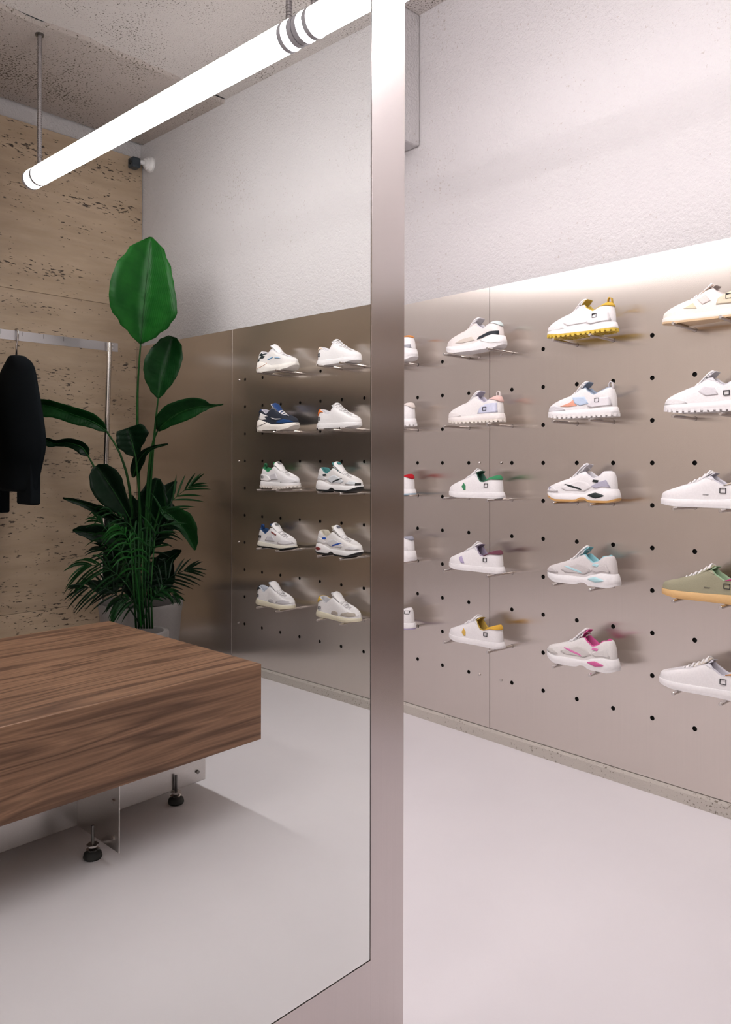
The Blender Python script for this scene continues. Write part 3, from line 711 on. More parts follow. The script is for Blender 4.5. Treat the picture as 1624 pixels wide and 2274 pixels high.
sneaker('lug', CM1 + .024, 1, 'white lug-soled sneaker with green lining and green pull loop, seen in the mirror', GM, upper=(.74, .72, .74), out=(.76, .70, .66), lining=(.03, .22, .09), heel=(.03, .20, .08), hq=.08, hd=.3, loop=(.03, .16, .07), patch=[eyestay(WH), ('side_overlay', (.60, .58, .62), 'suede', [[(.28, .046), (.34, .074), (.50, .084), (.58, .050)]]), toecap((.66, .64, .66)), quarter(WH)], sq=(.13, .062, .014), tlabel=(.2, .2, .2))
sneaker('gum', CM1, 3, 'white sneaker with navy lining, blue pull loop and black outsole, seen in the mirror', GM, upper=(.76, .74, .75), sole=(.74, .70, .62), out=(.012, .014, .016), lining=(.015, .05, .14), heel=(.015, .05, .14), hq=.08, hd=.3, loop=(.01, .05, .18), patch=[eyestay(WH), ('eyelet_row', (.20, .05, .05), 'mesh', [[(.45, .096), (.60, .080), (.60, .074), (.45, .088)]]), ('side_overlay', (.62, .60, .64), 'suede', [[(.28, .040), (.34, .066), (.50, .070), (.58, .044)]]), toecap((.66, .64, .67))], sq=(.13, .060, .014), tlabel=(.2, .2, .2))
sneaker('gum', CM1 - .012, 5, 'white sneaker with a black heel, grey suede toe and cream sole, seen in the mirror', GM, sole=(.72, .66, .52), out=(.70, .63, .48), lining=(.52, .55, .62), heel=(.01, .014, .02), hq=.17, hd=.58, patch=[toecap((.52, .50, .53)), ('side_patch', (.54, .52, .54), 'suede', [[(.42, .030), (.44, .044), (.52, .050), (.60, .044), (.60, .030)]])], sq=(.10, .052, .014))
sneaker('court', CM2 - .008, -3, 'all-white low sneaker with a beige heel, top right among the mirrored sneakers', GM, heel=(.74, .58, .46), hq=.20, hd=.5, tongue=WH, patch=[eyestay((.74, .72, .73))], sq=(.10, .056, .016))
sneaker('court', CM2 - .006, -1, 'white low sneaker with a bright orange heel tab, seen in the mirror', GM, heel=(.78, .18, .03), hq=.20, hd=.62, patch=[eyestay((.74, .72, .73))], sq=(.10, .052, .016))
sneaker('run', CM2, 1, 'white running sneaker with teal lining, black stripe and black toe rubber, seen in the mirror', GM, upper=(.72, .69, .69), out=(.012, .014, .016), lining=(.06, .22, .22), patch=run_patches((.62, .60, .62), (.02, .025, .03), (.64, .66, .70)) + [('toe_guard', (.02, .02, .02), 'rubber', [[(.93, .036), (.93, .050), (.985, .048), (.985, .038)]])], tlabel=(.04, .2, .2))
sneaker('run', CM2 - .002, 3, 'white running sneaker with royal blue stripe and burgundy sole insert, seen in the mirror', GM, upper=(.75, .72, .72), out=(.015, .015, .016), lining=(.60, .55, .46), patch=run_patches((.74, .71, .72), (.015, .07, .38), (.66, .64, .66)), lens=[(.11, .030, .026, .010, (.20, .03, .03))], tlabel=(.15, .15, .18))
sneaker('gum', CM2 - .004, 5, 'white sneaker with a yellow heel, taupe suede toe and cream sole, seen in the mirror', GM, sole=(.72, .66, .52), out=(.70, .63, .48), lining=(.56, .55, .58), heel=(.66, .42, .06), hq=.18, hd=.6, patch=[toecap((.44, .39, .34)), ('side_patch', (.40, .35, .31), 'suede', [[(.42, .030), (.44, .044), (.52, .050), (.60, .044), (.60, .030)]])], sq=(.13, .050, .014))
for r in (-3, -1, 1, 3, 5):
    pegs(panA, [14.138 * P, 16.15 * P, 17.15 * P], r); pegs(panB, [12.635 * P, 10.628 * P, 9.626 * P, 7.615 * P, 6.61 * P], r)
    pegs(panC, [-6.73 * P, -5.73 * P, -3.735 * P, -2.74 * P], r)

# ------------------------------------------------------------------ the standing mirror
n_ = Vector(MN); hz = Vector((-MN[1], MN[0], 0)).normalized(); 
if hz.y > 0: hz = -hz                                   # toward the shoe wall
upv = hz.cross(n_); upv = upv if upv.z > 0 else -upv
E0 = Vector(MP)                                          # on the outer right edge of the frame, at eye level
mroot = thing('standing_mirror', 'tall frameless-edged mirror in a wide brushed steel frame standing on the pale floor', 'mirror', tuple(E0 - upv * E0.z / upv.z))
mroot['label'] = 'tall floor mirror with a wide brushed steel frame, filling the left half of the picture'
O = mroot.location
def mp(u, h, d): return O - hz * u + upv * h + n_ * d     # u from the right edge to the left, h up, d out of the glass
def mbox(name, mat, u0, u1, h0, h1, d0, d1, bv=.0008):
    q = MB(); q.add([mp(u, h, d) for u in (u0, u1) for h in (h0, h1) for d in (d0, d1)], [(0, 1, 3, 2), (4, 6, 7, 5), (0, 4, 5, 1), (2, 3, 7, 6), (0, 2, 6, 4), (1, 5, 7, 3)])
    o = q.out(name, mat); local(o, mroot); bevel(o, bv, 2); return o
FWD, UL, HT, GB = .1035, 1.24, 2.55, .2245
mbox('frame_stile', M_FRAME, 0, FWD, 0.0, HT, -.04, 0)
mbox('frame_stile', M_FRAME, UL - FWD, UL, 0.0, HT, -.04, 0)
mbox('frame_rail', M_FRAME, FWD, UL - FWD, 0.0, GB, -.04, 0, .0001)
mbox('frame_rail', M_FRAME, FWD, UL - FWD, HT - FWD, HT, -.04, 0, .0001)
mbox('glass_pane', M_MIRROR, FWD + .0012, UL - FWD - .0012, GB + .0012, HT - FWD - .0012, -.010, -.0015, .0006)
mbox('back_panel', M_BLACK, FWD, UL - FWD, GB, HT - FWD, -.038, -.012)

# ------------------------------------------------------------------ fluorescent tubes
def tube_lamp(x0, x1, y, z, r, label, wires, wire_ends=True, group=None):
    root = thing('tube_light', label, 'lamp', ((x0 + x1) / 2, y, z), group)
    q = MB(); q.tube([(x0 + .02, y, z), (x1 - .02, y, z)], r, 32); t = autosmooth(q.out('lit_tube', M_TUBE)); local(t, root)
    q = MB(); n = 12; va = []                                # opaque metal tray along the top of the tube
    for x in (x0 + .022, x1 - .022):
        for rr_ in (r * 1.012, r * 1.05):
            for k in range(n + 1): a = radians(45 + 90 * k / n); va.append((x, y + rr_ * cos(a), z + rr_ * sin(a)))
    m1 = n + 1
    fa = []
    for k in range(n): fa += [(k, k + 1, 2 * m1 + k + 1, 2 * m1 + k), (m1 + k, 3 * m1 + k, 3 * m1 + k + 1, m1 + k + 1)]
    fa += [(0, 2 * m1, 3 * m1, m1), (n, m1 + n, 3 * m1 + n, 2 * m1 + n)]
    q.add(va, fa); local(autosmooth(q.out('housing', M_WHITEPL)), root)
    for a, b_ in ((x0, x0 + .022), (x1 - .022, x1)):
        q = MB(); q.tube([(a, y, z), (b_, y, z)], r * 1.03, 32); local(autosmooth(q.out('end_cap', M_CAPS)), root)
    for xw in wires:
        q = MB(); q.tube([(xw, y, z + r * .95), (xw, y, CEIL)], .010, 12)
        for k in range(60): 
            zz = z + r + (CEIL - z - r) * k / 60
            q.tube([(xw, y, zz), (xw, y, zz + .006)], .0125, 10)
        local(autosmooth(q.out('suspension_rod', M_RAIL)), root)
        q = MB(); q.tube([(xw - .010, y, z), (xw + .010, y, z)], r * 1.05, 32); local(autosmooth(q.out('clip_ring', M_CAPS)), root)
        q = MB(); q.tube([(xw, y, CEIL - .03), (xw, y, CEIL + .0)], .022, 14); local(q.out('ceiling_cup', M_DARKSTEEL), root)
    return root
TZ = 2.795
tube_lamp(-1.90, .262, -1.763, TZ, .050, 'long lit fluorescent tube hanging on rods, its near end capped, left of its twin', [-1.80, .20])
tube_lamp(.266, 2.42, -1.763, TZ, .050, 'lit fluorescent tube joining the first at the clips, its far end behind the mirror frame', [.33, 2.3])
tube_lamp(.266, 2.42, 0.75, TZ + .36, .050, 'lit tube over the middle of the room, outside the picture', [.33, 2.3])
tube_lamp(2.424, 4.58, 0.75, TZ + .36, .050, 'lit tube over the far end of the room, hidden behind the mirror', [2.5, 4.5])

tube_lamp(1.95, 4.1, -0.35, TZ + .36, .050, 'unseen lit tube added beyond the mirror to brighten the floor and left wall', [2.05, 4.0])  # added fill light in tube form, unseen, for the floor and left wall

# ------------------------------------------------------------------ bench
BZ1 = .545; _c = m_z(582, 1474, BZ1); BX1, BY0 = float(_c[0]), float(_c[1]); BX0 = float(m_z(248, 1378, BZ1)[0]); BY1 = -.55
BZ0 = float(m_y(582, 1642, BY0)[2]); 
bench = thing('bench', 'low walnut-veneered block bench on steel plates, reflected in the mirror', 'bench', (BX1, BY0, 0))
o = box('seat_block', M_WOOD, None, BX0, BX1, BY0, BY1, BZ0, BZ1); bevel(o, .0025, 2); local(o, bench)
PX = -.201; PZ = .045                                   # long plate behind the front feet
o = box('base_plate', M_PLATE, None, PX - .004, PX, -1.698, -.62, PZ, BZ0); bevel(o, .002, 2); local(o, bench)
o = box('base_plate', M_PLATE, None, BX0 + .2, BX0 + .204, -1.698, -.62, PZ, BZ0); local(o, bench)
o = box('cross_plate', M_PLATE, None, PX, .073, -1.179, -1.1755, PZ, BZ0); bevel(o, .001, 1); local(o, bench)
for x, z in ((.04, .085), (.04, .20)):
    q = MB(); q.tube([(x, -1.170, z), (x, -1.184, z)], .007, 10); local(q.out('bolt', M_PIN), bench)
q = MB(); q.tube([(PX, -1.66, .085), (PX + .006, -1.66, .085)], .007, 12); local(q.out('bolt', M_DARKSTEEL), bench)
def foot(x, y):
    f = bpy.data.objects.new('levelling_foot', None); sc.collection.objects.link(f); f.parent = bench; f.location = Vector((x, y, 0)) - bench.location
    def sub(q, name, mat):
        o_ = autosmooth(q.out(name, mat)); o_.parent = f; return o_
    q = MB(); q.lathe([(0, 0), (.027, 0), (.030, .006), (.027, .018), (.016, .026), (0, .027)], (0, 0, 0), 24); sub(q, 'rubber_pad', M_RUBBER)
    q = MB(); q.lathe([(0, .026), (.020, .026), (.022, .031), (.012, .035), (.012, .040), (.020, .040), (.020, .045), (0, .045)], (0, 0, 0), 6); sub(q, 'nut', M_PIN)
    q = MB(); q.tube([(0, 0, .044), (0, 0, .105)], .005, 10); sub(q, 'threaded_rod', M_DARKSTEEL)
for p in ((392, 1784), (220, 1900)):
    c = m_z(p[0], p[1], 0.0); 
    foot(c[0] if p[0] > 300 else -.045, c[1] if p[0] > 300 else -1.150)
foot(-.17, -.7)
for y in (-1.5, -.7): foot(BX0 + .23, y)

# ------------------------------------------------------------------ clothes rail and garments
RX = -2.30
p0 = m_x(0, 746, RX); pe = m_x(262, 772, RX); zb = float(pe[2]); yE = float(pe[1])
pt = m_x(240, 766, RX); pb = m_x(222, 1390, RX); dv = (Vector(pb) - Vector(pt)); foot_p = Vector(pt) + dv * (pt[2] / (pt[2] - pb[2]))
rail = thing('clothes_rail', 'flat slotted steel clothes rail on a slim tube leg, before the travertine', 'clothes rack', (RX, float(foot_p.y), 0))
q = MB(); q.box(RX - .003, RX + .003, yE, .62, zb - .028, zb + .028); o = q.out('bar', M_RAIL); local(o, rail)
for k in range(7):
    y = -2.02 + .126 * k - .12; q = MB(); q.box(RX + .0031, RX + .0036, y - .0012, y + .0012, zb, zb + .026); local(q.out('slot', M_DARKSTEEL), rail)
q = MB(); q.tube([Vector((RX + .02, pt[1], zb + .022)), Vector((RX + .02, foot_p.y, 0))], .016, 20); local(autosmooth(q.out('leg', M_PIN)), rail)
q = MB(); q.tube([Vector((RX + .02, .5, zb + .022)), Vector((RX + .02, .46, 0))], .016, 20); local(autosmooth(q.out('leg', M_PIN)), rail)
for dz_ in (.012, -.010):
    q = MB(); q.tube([(RX + .003, pt[1] - .024, zb + dz_), (RX + .02, pt[1] - .024, zb + dz_)], .005, 10); local(q.out('bolt', M_PIN), rail)

def garment(y, label, mat, outline, group, hook=True, thick=.055):
    """outline: right and left halves of the garment in its own plane (x across, z down from the shoulders)"""
    root = thing('jacket', label, 'jacket', (RX, y, zb), group)
    n = len(outline); m_ = MB(); va = []
    K = 7
    for (xl, xr, z) in outline:
        for k in range(2 * K):
            side = 1 if k < K else -1; kk = k if k < K else 2 * K - 1 - k
            u = kk / (K - 1); x = xl + (xr - xl) * u
            d = thick * (sin(pi * min(max(u, .02), .98)) ** .6) * (.55 + .45 * min(1, -z / .35)) + .006 * sin(x * 55 + z * 9) + .003 * sin(z * 40 + x * 20)
            va.append((x, side * max(d, .006), z))
    for i in range(n - 1):
        for k in range(2 * K):
            k2 = (k + 1) % (2 * K); m_.f.append((i * 2 * K + k, i * 2 * K + k2, (i + 1) * 2 * K + k2, (i + 1) * 2 * K + k))
    m_.v = va; m_.f.append(tuple(range(2 * K))); m_.f.append(tuple((n - 1) * 2 * K + k for k in range(2 * K)))
    o = m_.out('body', mat, root, True)
    s = o.modifiers.new('sub', 'SUBSURF'); s.levels = 1; s.render_levels = 1
    return root
def hanger(y, label, group=None):
    root = thing('hanger', label, 'hanger', (RX, y, zb), group)
    q = MB(); pts = []
    for k in range(11):
        a = radians(-60 + 24 * k); pts.append((.0 + .022 * cos(a), 0, .012 + .024 * sin(a)))
    pts = [(.0, 0, -.115), (0, 0, -.06), (.010, 0, -.035), (.020, 0, -.01)] + [(.022 * cos(a), 0, .014 + .026 * sin(a)) for a in [radians(t) for t in (0, 30, 60, 90, 120, 150, 180)]] + [(-.021, 0, 0)]
    q.tube(pts, .0055, 10)
    local(autosmooth(q.out('hook', M_PIN)), bpy.data.objects.new('t', None)) if False else q.out('hook', M_PIN, root, True)
    q = MB(); q.tube([(0, 0, -.112), (.05, 0, -.145), (.17, 0, -.205)], .004, 8); q.tube([(0, 0, -.112), (-.05, 0, -.145), (-.17, 0, -.205)], .004, 8)
    q.out('arm', M_DARKSTEEL, root, True)
    return root
GY = -1.86
hk = m_x(37, 742, RX); GY = float(hk[1])
hanger(GY, 'steel wire hanger hooked over the flat rail, carrying the black jacket')
def gx(px, py): p = m_y(px, py, GY); return float(p[0]) - RX, float(p[2]) - zb
# outline of the jacket read from its right side; mirrored for the side outside the picture
right = [(49, 789), (56, 792), (68, 801), (76, 812), (80, 830), (86, 868), (93, 915), (101, 955), (103, 985), (100, 1005), (94, 1035), (86, 1065), (82, 1090), (80, 1095)]
rr = [gx(*p) for p in right]
outl = [(-.045, .030, -.118)]
for x, z in rr:
    xl = -x * (1.0 if z < -.2 else .92)
    outl.append((xl, x, z))
jk = garment(GY, 'black jacket on a hanger at the left edge, hanging from the flat steel rail', M_CLOTH, outl, None)
# sleeve ends hanging below the hem
for (pa, pb_, zt, nm) in (((46, 75), None, None, 'sleeve'),):
    x0, z0 = gx(48, 1085); x1, z1 = gx(80, 1085); zb2 = gx(60, 1120)[1]
    q = MB(); q.add([(x, y_, z) for z in (z0 + .25, z0, zb2) for x, y_ in ((x0, -.03), (x1, -.03), (x1 + .004, .03), (x0, .03))], [(4 * i + k, 4 * i + (k + 1) % 4, 4 * i + 4 + (k + 1) % 4, 4 * i + 4 + k) for i in range(2) for k in range(4)] + [(0, 1, 2, 3), (8, 9, 10, 11)])
    o = q.out('sleeve', M_CLOTH, jk); bevel(o, .012, 3)
    x0, z0 = gx(-40, 1085); x0 = -.27; x1, z1 = gx(12, 1085); zb2 = gx(4, 1138)[1]
    q = MB(); q.add([(x, y_, z) for z in (z0 + .25, z0, zb2) for x, y_ in ((x0, -.03), (x1, -.03), (x1 + .004, .03), (x0, .03))], [(4 * i + k, 4 * i + (k + 1) % 4, 4 * i + 4 + (k + 1) % 4, 4 * i + 4 + k) for i in range(2) for k in range(4)] + [(0, 1, 2, 3), (8, 9, 10, 11)])
    o = q.out('sleeve', M_CLOTH, jk); bevel(o, .012, 3)
other = [(-.05, .05, -.12), (-.20, .20, -.19), (-.24, .24, -.30), (-.25, .25, -.6), (-.26, .26, -.85), (-.26, .26, -.93)]
for k in range(24):
    y = -1.62 + k * .085
    garment(y, 'dark jacket hanging outside the picture, shown only as a dark blur in the steel panels', M_WINE if k in (4, 9, 10) else (M_CLOTH if k % 3 else M_CLOTH2), other, 'dark garments along the rail', thick=.032)

# ------------------------------------------------------------------ plants
def ppt(px, py, Z): return Vector(m_d(px, py, Z))
def spline(pts, n):
    out = []; m_ = len(pts)
    for i in range(n + 1):
        t = i / n * (m_ - 1); k = min(int(t), m_ - 2); f = t - k
        p0_, p1, p2, p3 = pts[max(k - 1, 0)], pts[k], pts[k + 1], pts[min(k + 2, m_ - 1)]
        out.append(.5 * ((2 * p1) + (-p0_ + p2) * f + (2 * p0_ - 5 * p1 + 4 * p2 - p3) * f * f + (-p0_ + 3 * p1 - 3 * p2 + p3) * f ** 3))
    return out
def leaf(root, mid, lw, rw, Z, dZ, mat, fold=.7, stem=None, srad=.007, sZ=None):
    """mid: midrib pixels base to tip; lw/rw: half widths in pixels at even steps; Z depth of the base, dZ depth change to the tip"""
    n = 18; M = [Vector((x, y, 0)) for x, y in mid]; ms = spline(M, n)
    va = []; cols = 9; view = Vector(FW)
    def wt(tab, t):
        q = t * (len(tab) - 1); k = min(int(q), len(tab) - 2); f = q - k; f = f * f * (3 - 2 * f); return tab[k] + (tab[k + 1] - tab[k]) * f
    for i, p in enumerate(ms):
        t = i / n; tg = (ms[min(i + 1, n)] - ms[max(i - 1, 0)]); tg.normalize(); nr = Vector((tg.y, -tg.x, 0))   # to the right of base->tip in the picture frame
        Zc = Z + dZ * t
        for c in range(cols):
            u = -1 + 2 * c / (cols - 1); wd = wt(lw, t) if u < 0 else wt(rw, t)
            q = p + nr * (u * wd) * -1
            va.append(ppt(q.x, q.y, Zc - fold * abs(u) * wd * .0028 + .004 * sin(i * 1.7 + u * 5)))
    fa = [(i * cols + c, i * cols + c + 1, (i + 1) * cols + c + 1, (i + 1) * cols + c) for i in range(n) for c in range(cols - 1)]
    o = link('leaf', va, fa, mat, None, True); local(o, root)
    s = o.modifiers.new('solid', 'SOLIDIFY'); s.thickness = .0012
    q = MB(); q.tube([ppt(p.x, p.y, Z + dZ * i / n - .004) for i, p in enumerate(ms[:-1])], [.0045 * (1 - .8 * i / n) for i in range(n)], 6)
    r_ = q.out('midrib', M_STEM, None, True); 
    for v in r_.data.vertices: v.co -= root.location
    r_.parent = o
    if stem:
        S = [Vector((x, y, 0)) for x, y in stem]; ss = spline(S, 16); z0 = sZ if sZ is not None else Z
        q = MB(); q.tube([ppt(p.x, p.y, z0 + (Z - z0) * i / 16) for i, p in enumerate(ss)], [srad * (1.5 - .8 * i / 16) for i in range(17)], 8)
        local(q.out('stem', M_STEM, None, True), root)
potc = m_z(314, 1335, .42); potZ = float(np.dot(refl(potc) - CAM, FW))
pr = 91 / FPX * potZ
strel = thing('strelitzia_plant', 'tall plant with broad paddle leaves on long stems, rising by the travertine corner', 'plant', (potc[0], potc[1], .36))
pot = thing('plant_pot', 'large round pale grey planter with a rolled rim, partly behind the bench', 'plant pot', (potc[0], potc[1], 0))
q = MB(); q.lathe([(0, 0), (pr * .78, 0), (pr * .84, .02), (pr * .90, .16), (pr * .96, .34), (pr, .405), (pr * .985, .42), (pr * .93, .42), (pr * .90, .40), (pr * .88, .34), (0, .34)], (0, 0, 0), 56)
autosmooth(q.out('pot_wall', M_POT, pot), 50)
q = MB(); q.lathe([(0, .352), (pr * .5, .356), (pr * .885, .348)], (0, 0, 0), 40); q.out('soil', M_SOIL, pot, True)
PZ0 = potZ
LV = [
 # mid, left, right, depth, dZ, mat, stem
 ([(313, 763), (318, 700), (326, 620), (336, 526)], [3, 24, 52, 74, 80, 80, 72, 46, 4], [3, 34, 62, 76, 72, 64, 54, 34, 3], -.05, .02, M_LEAFB, [(298, 1330), (310, 1180), (306, 950), (307, 850), (313, 763)]),
 ([(352, 884), (360, 840), (372, 795), (386, 748)], [3, 22, 38, 46, 48, 42, 30, 12], [3, 14, 26, 32, 34, 34, 26, 8], .0, .05, M_LEAF, [(318, 1300), (333, 1100), (344, 960), (352, 884)]),
 ([(351, 956), (385, 925), (430, 906), (470, 902), (497, 898)], [5, 26, 30, 27, 24, 18, 5, 2, 2], [4, 12, 20, 22, 20, 12, 3, 2, 1], -.05, -.2, M_LEAF, [(318, 1290), (330, 1060), (340, 985), (351, 956)]),
 ([(236, 956), (205, 936), (160, 920), (120, 905), (88, 898)], [4, 12, 16, 20, 20, 22, 26, 22], [4, 14, 18, 18, 16, 14, 14, 12], .05, .1, M_LEAF, [(300, 1300), (290, 1100), (268, 1010), (236, 956)]),
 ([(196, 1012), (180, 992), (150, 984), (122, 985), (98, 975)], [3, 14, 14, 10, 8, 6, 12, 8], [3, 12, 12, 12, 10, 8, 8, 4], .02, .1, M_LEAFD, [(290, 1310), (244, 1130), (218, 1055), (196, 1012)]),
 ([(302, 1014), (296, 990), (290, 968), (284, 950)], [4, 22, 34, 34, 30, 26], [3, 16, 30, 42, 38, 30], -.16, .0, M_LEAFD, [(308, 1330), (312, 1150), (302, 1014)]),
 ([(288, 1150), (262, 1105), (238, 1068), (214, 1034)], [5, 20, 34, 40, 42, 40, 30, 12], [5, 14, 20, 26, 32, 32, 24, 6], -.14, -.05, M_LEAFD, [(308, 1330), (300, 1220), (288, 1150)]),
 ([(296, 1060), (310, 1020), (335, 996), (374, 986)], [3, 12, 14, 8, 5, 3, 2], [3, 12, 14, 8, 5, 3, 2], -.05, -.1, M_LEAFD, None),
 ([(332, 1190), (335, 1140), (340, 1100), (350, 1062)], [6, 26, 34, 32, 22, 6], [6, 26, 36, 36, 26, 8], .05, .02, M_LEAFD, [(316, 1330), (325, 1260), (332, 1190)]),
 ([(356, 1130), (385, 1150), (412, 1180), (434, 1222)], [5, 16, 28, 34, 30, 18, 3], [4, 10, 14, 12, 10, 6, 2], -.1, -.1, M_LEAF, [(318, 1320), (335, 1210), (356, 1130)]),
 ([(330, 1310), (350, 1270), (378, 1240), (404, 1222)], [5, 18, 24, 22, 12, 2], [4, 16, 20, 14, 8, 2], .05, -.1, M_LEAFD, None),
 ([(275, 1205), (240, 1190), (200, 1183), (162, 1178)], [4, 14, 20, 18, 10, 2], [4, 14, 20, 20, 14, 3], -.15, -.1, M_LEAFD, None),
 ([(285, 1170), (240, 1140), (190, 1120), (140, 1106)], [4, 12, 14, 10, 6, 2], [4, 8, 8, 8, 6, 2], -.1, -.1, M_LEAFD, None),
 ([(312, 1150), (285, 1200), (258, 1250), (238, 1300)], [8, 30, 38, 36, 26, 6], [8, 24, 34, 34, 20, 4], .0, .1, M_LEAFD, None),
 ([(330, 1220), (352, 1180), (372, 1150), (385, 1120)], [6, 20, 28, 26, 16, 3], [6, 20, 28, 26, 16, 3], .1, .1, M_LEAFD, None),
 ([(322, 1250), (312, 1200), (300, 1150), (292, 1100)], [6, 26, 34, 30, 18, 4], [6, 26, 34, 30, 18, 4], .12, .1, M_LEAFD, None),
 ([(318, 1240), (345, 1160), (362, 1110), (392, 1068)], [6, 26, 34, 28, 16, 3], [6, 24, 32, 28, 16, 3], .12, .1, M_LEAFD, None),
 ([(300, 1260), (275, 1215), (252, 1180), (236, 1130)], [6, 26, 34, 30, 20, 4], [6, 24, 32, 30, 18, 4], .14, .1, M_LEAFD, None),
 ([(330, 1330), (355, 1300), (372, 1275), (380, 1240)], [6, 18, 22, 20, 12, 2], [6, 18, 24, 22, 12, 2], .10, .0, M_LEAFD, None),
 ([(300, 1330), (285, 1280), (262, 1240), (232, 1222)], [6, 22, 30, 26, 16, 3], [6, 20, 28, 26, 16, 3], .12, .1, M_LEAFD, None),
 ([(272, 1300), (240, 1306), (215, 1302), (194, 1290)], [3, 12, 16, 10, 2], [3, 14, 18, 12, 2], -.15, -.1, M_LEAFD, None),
]
for md, lw, rw, dz0, dZ, mt, st in LV:
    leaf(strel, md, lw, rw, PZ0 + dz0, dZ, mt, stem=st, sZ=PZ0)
# palm in the small pot in front
sp = m_z(322, 1402, .34); spZ = float(np.dot(refl(sp) - CAM, FW)); sr = 53 / FPX * spZ
pot2 = thing('plant_pot', 'small pale grey pot with a thick rim, just showing over the bench edge', 'plant pot', (sp[0], sp[1], 0))
q = MB(); q.lathe([(0, 0), (sr * .8, 0), (sr * .9, .02), (sr, .33), (sr * .98, .342), (sr * .78, .342), (sr * .74, .33), (sr * .72, .29), (0, .29)], (0, 0, 0), 40)
autosmooth(q.out('pot_wall', M_POT, pot2), 50)
q = MB(); q.lathe([(0, .30), (sr * .73, .298)], (0, 0, 0), 30); q.out('soil', M_SOIL, pot2)
palm = thing('palm_plant', 'bushy dark green palm with arching narrow leaflets, below the broad-leaved plant', 'plant', (sp[0], sp[1], .30))
def frond(rach, lens, Z, dZ, mat, nl=10, droop=.5, start=.45, wid=4.0, fan=1.0):
    R = [Vector((x, y, 0)) for x, y in rach]; n = 24; rs = spline(R, n); m_ = MB()
    m_.tube([ppt(p.x, p.y, Z + dZ * i / n) for i, p in enumerate(rs)], [.005 * (1 - .75 * i / n) for i in range(n + 1)], 6)
    for k in range(nl):
        t = start + (1 - start) * k / (nl - 1); i = min(int(t * n), n - 1); p = rs[i]; tg = (rs[i + 1] - rs[max(i - 1, 0)]).normalized()
        for sd in (-1, 1):
            a = radians(62 - 46 * (k / (nl - 1))) * sd * fan * random.uniform(.85, 1.1)
            d = Vector((tg.x * cos(a) - tg.y * sin(a), tg.x * sin(a) + tg.y * cos(a), 0)); ln = lens * (1 - .35 * abs(2 * (k / (nl - 1)) - .8)) * random.uniform(.85, 1.1)
            pts = []; K = 7; dzz = random.uniform(-.12, .12)
            for j in range(K + 1):
                s_ = j / K; pts.append(p + d * ln * s_ + Vector((0, droop * ln * s_ * s_, 0)))
            va = []
            for j, c in enumerate(pts):
                tt = (pts[min(j + 1, K)] - pts[max(j - 1, 0)]).normalized(); nn = Vector((-tt.y, tt.x, 0)); s_ = j / K
                wd = wid * (sin(pi * min(1, s_ * .9 + .12)) ** .8) * .5 + .1
                zz = Z + dZ * t + dzz * s_
                for e in (-1, 0, 1): va.append(ppt(c.x + nn.x * wd * e, c.y + nn.y * wd * e, zz + (.003 if e else 0)))
            m_.add(va, [(3 * j + e, 3 * j + e + 1, 3 * j + 4 + e, 3 * j + 3 + e) for j in range(K) for e in (0, 1)])
    o = link('frond', m_.v, m_.f, mat, None, True); local(o, palm)
B = (314, 1392)
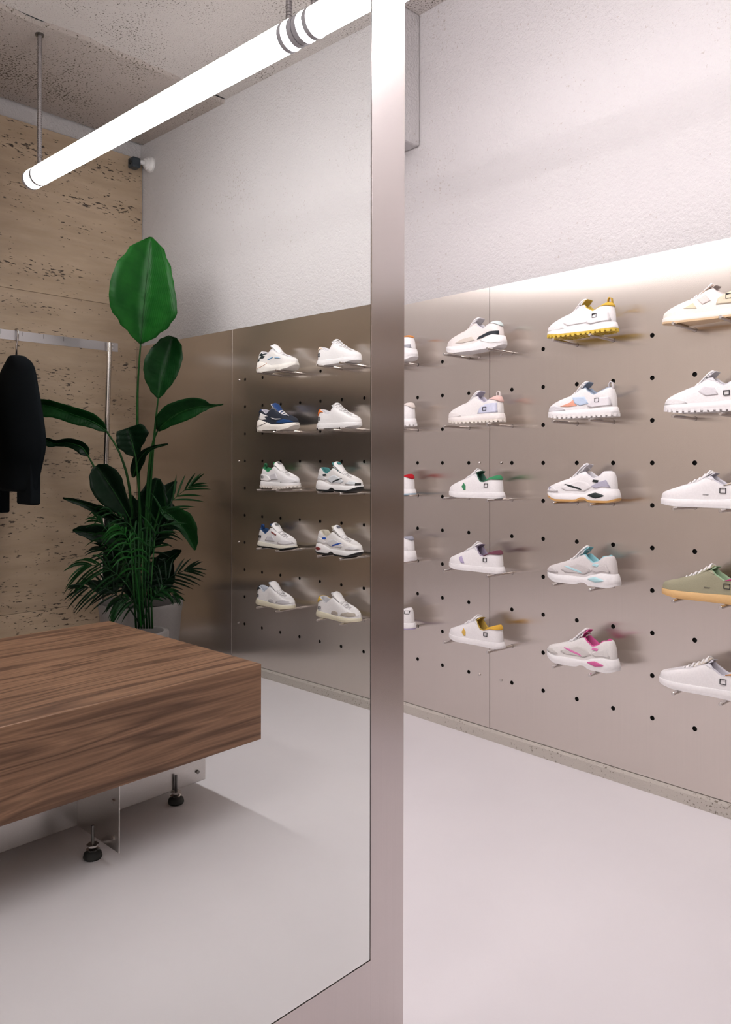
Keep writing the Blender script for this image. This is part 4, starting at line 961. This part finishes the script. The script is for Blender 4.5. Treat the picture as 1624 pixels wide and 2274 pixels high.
FR = [
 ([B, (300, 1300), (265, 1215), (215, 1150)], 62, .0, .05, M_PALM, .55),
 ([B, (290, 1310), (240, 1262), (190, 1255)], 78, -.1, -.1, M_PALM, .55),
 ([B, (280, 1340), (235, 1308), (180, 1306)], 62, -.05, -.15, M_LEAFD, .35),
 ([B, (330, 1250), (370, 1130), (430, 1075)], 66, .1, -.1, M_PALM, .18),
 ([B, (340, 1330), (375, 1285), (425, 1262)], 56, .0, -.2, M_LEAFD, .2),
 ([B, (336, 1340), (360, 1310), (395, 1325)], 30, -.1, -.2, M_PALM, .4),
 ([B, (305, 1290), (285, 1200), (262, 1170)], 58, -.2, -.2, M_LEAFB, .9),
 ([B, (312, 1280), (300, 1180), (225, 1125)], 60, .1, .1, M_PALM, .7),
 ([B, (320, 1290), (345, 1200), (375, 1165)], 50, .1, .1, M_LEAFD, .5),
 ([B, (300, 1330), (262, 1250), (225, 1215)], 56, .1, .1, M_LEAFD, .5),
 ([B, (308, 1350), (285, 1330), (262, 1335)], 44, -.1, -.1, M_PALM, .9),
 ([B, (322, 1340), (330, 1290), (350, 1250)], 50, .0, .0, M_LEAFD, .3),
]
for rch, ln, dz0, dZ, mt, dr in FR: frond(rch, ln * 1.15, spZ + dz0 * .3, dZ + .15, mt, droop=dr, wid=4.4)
for k in range(7):                                        # upright canes
    x = 297 + k * 6.5; q = MB(); q.tube([ppt(x + 6 - k * .5, 1396, spZ), ppt(x, 1300, spZ), ppt(x - 8 + k * 3, 1180 - 10 * (k % 3), spZ + .1)], [.006, .005, .003], 8)
    local(q.out('stem', M_PALM if k % 3 else M_STEM, None, True), palm)

# ------------------------------------------------------------------ security camera high on the plaster
cc = m_y(336, 366, WP)
secam = thing('security_camera', 'small dark square-headed security camera on a white round base, high in the corner', 'camera', (float(cc[0]), WP, float(cc[2])))
def ly(prof, name, mat, par):
    q = MB(); q.lathe(prof, (0, 0, 0), 28); q.v = [(a, c, b_) for a, b_, c in q.v]; return autosmooth(q.out(name, mat, par))
ly([(0, 0), (.055, 0), (.055, .012), (.046, .020), (.043, .034), (.034, .038), (.031, .052), (.022, .056), (0, .056)], 'wall_base', M_WHITEPL, secam)
o = MB(); o.tube([(0, .05, 0), (-.012, .075, .002), (-.03, .10, .003)], .017, 14); o.out('neck', M_WHITEPL, secam, True)
hd = m_y(301, 363, WP + .11); hx = float(hd[0] - cc[0]); hzz = float(hd[2] - cc[2])
q = MB(); q.box(hx - .036, hx + .036, .085, .15, hzz - .036, hzz + .036); o = q.out('camera_head', M_CAMBODY, secam); bevel(o, .012, 4)
q = MB(); q.tube([(hx, .149, hzz), (hx, .153, hzz)], .016, 18); q.out('lens', M_BLACK, secam)
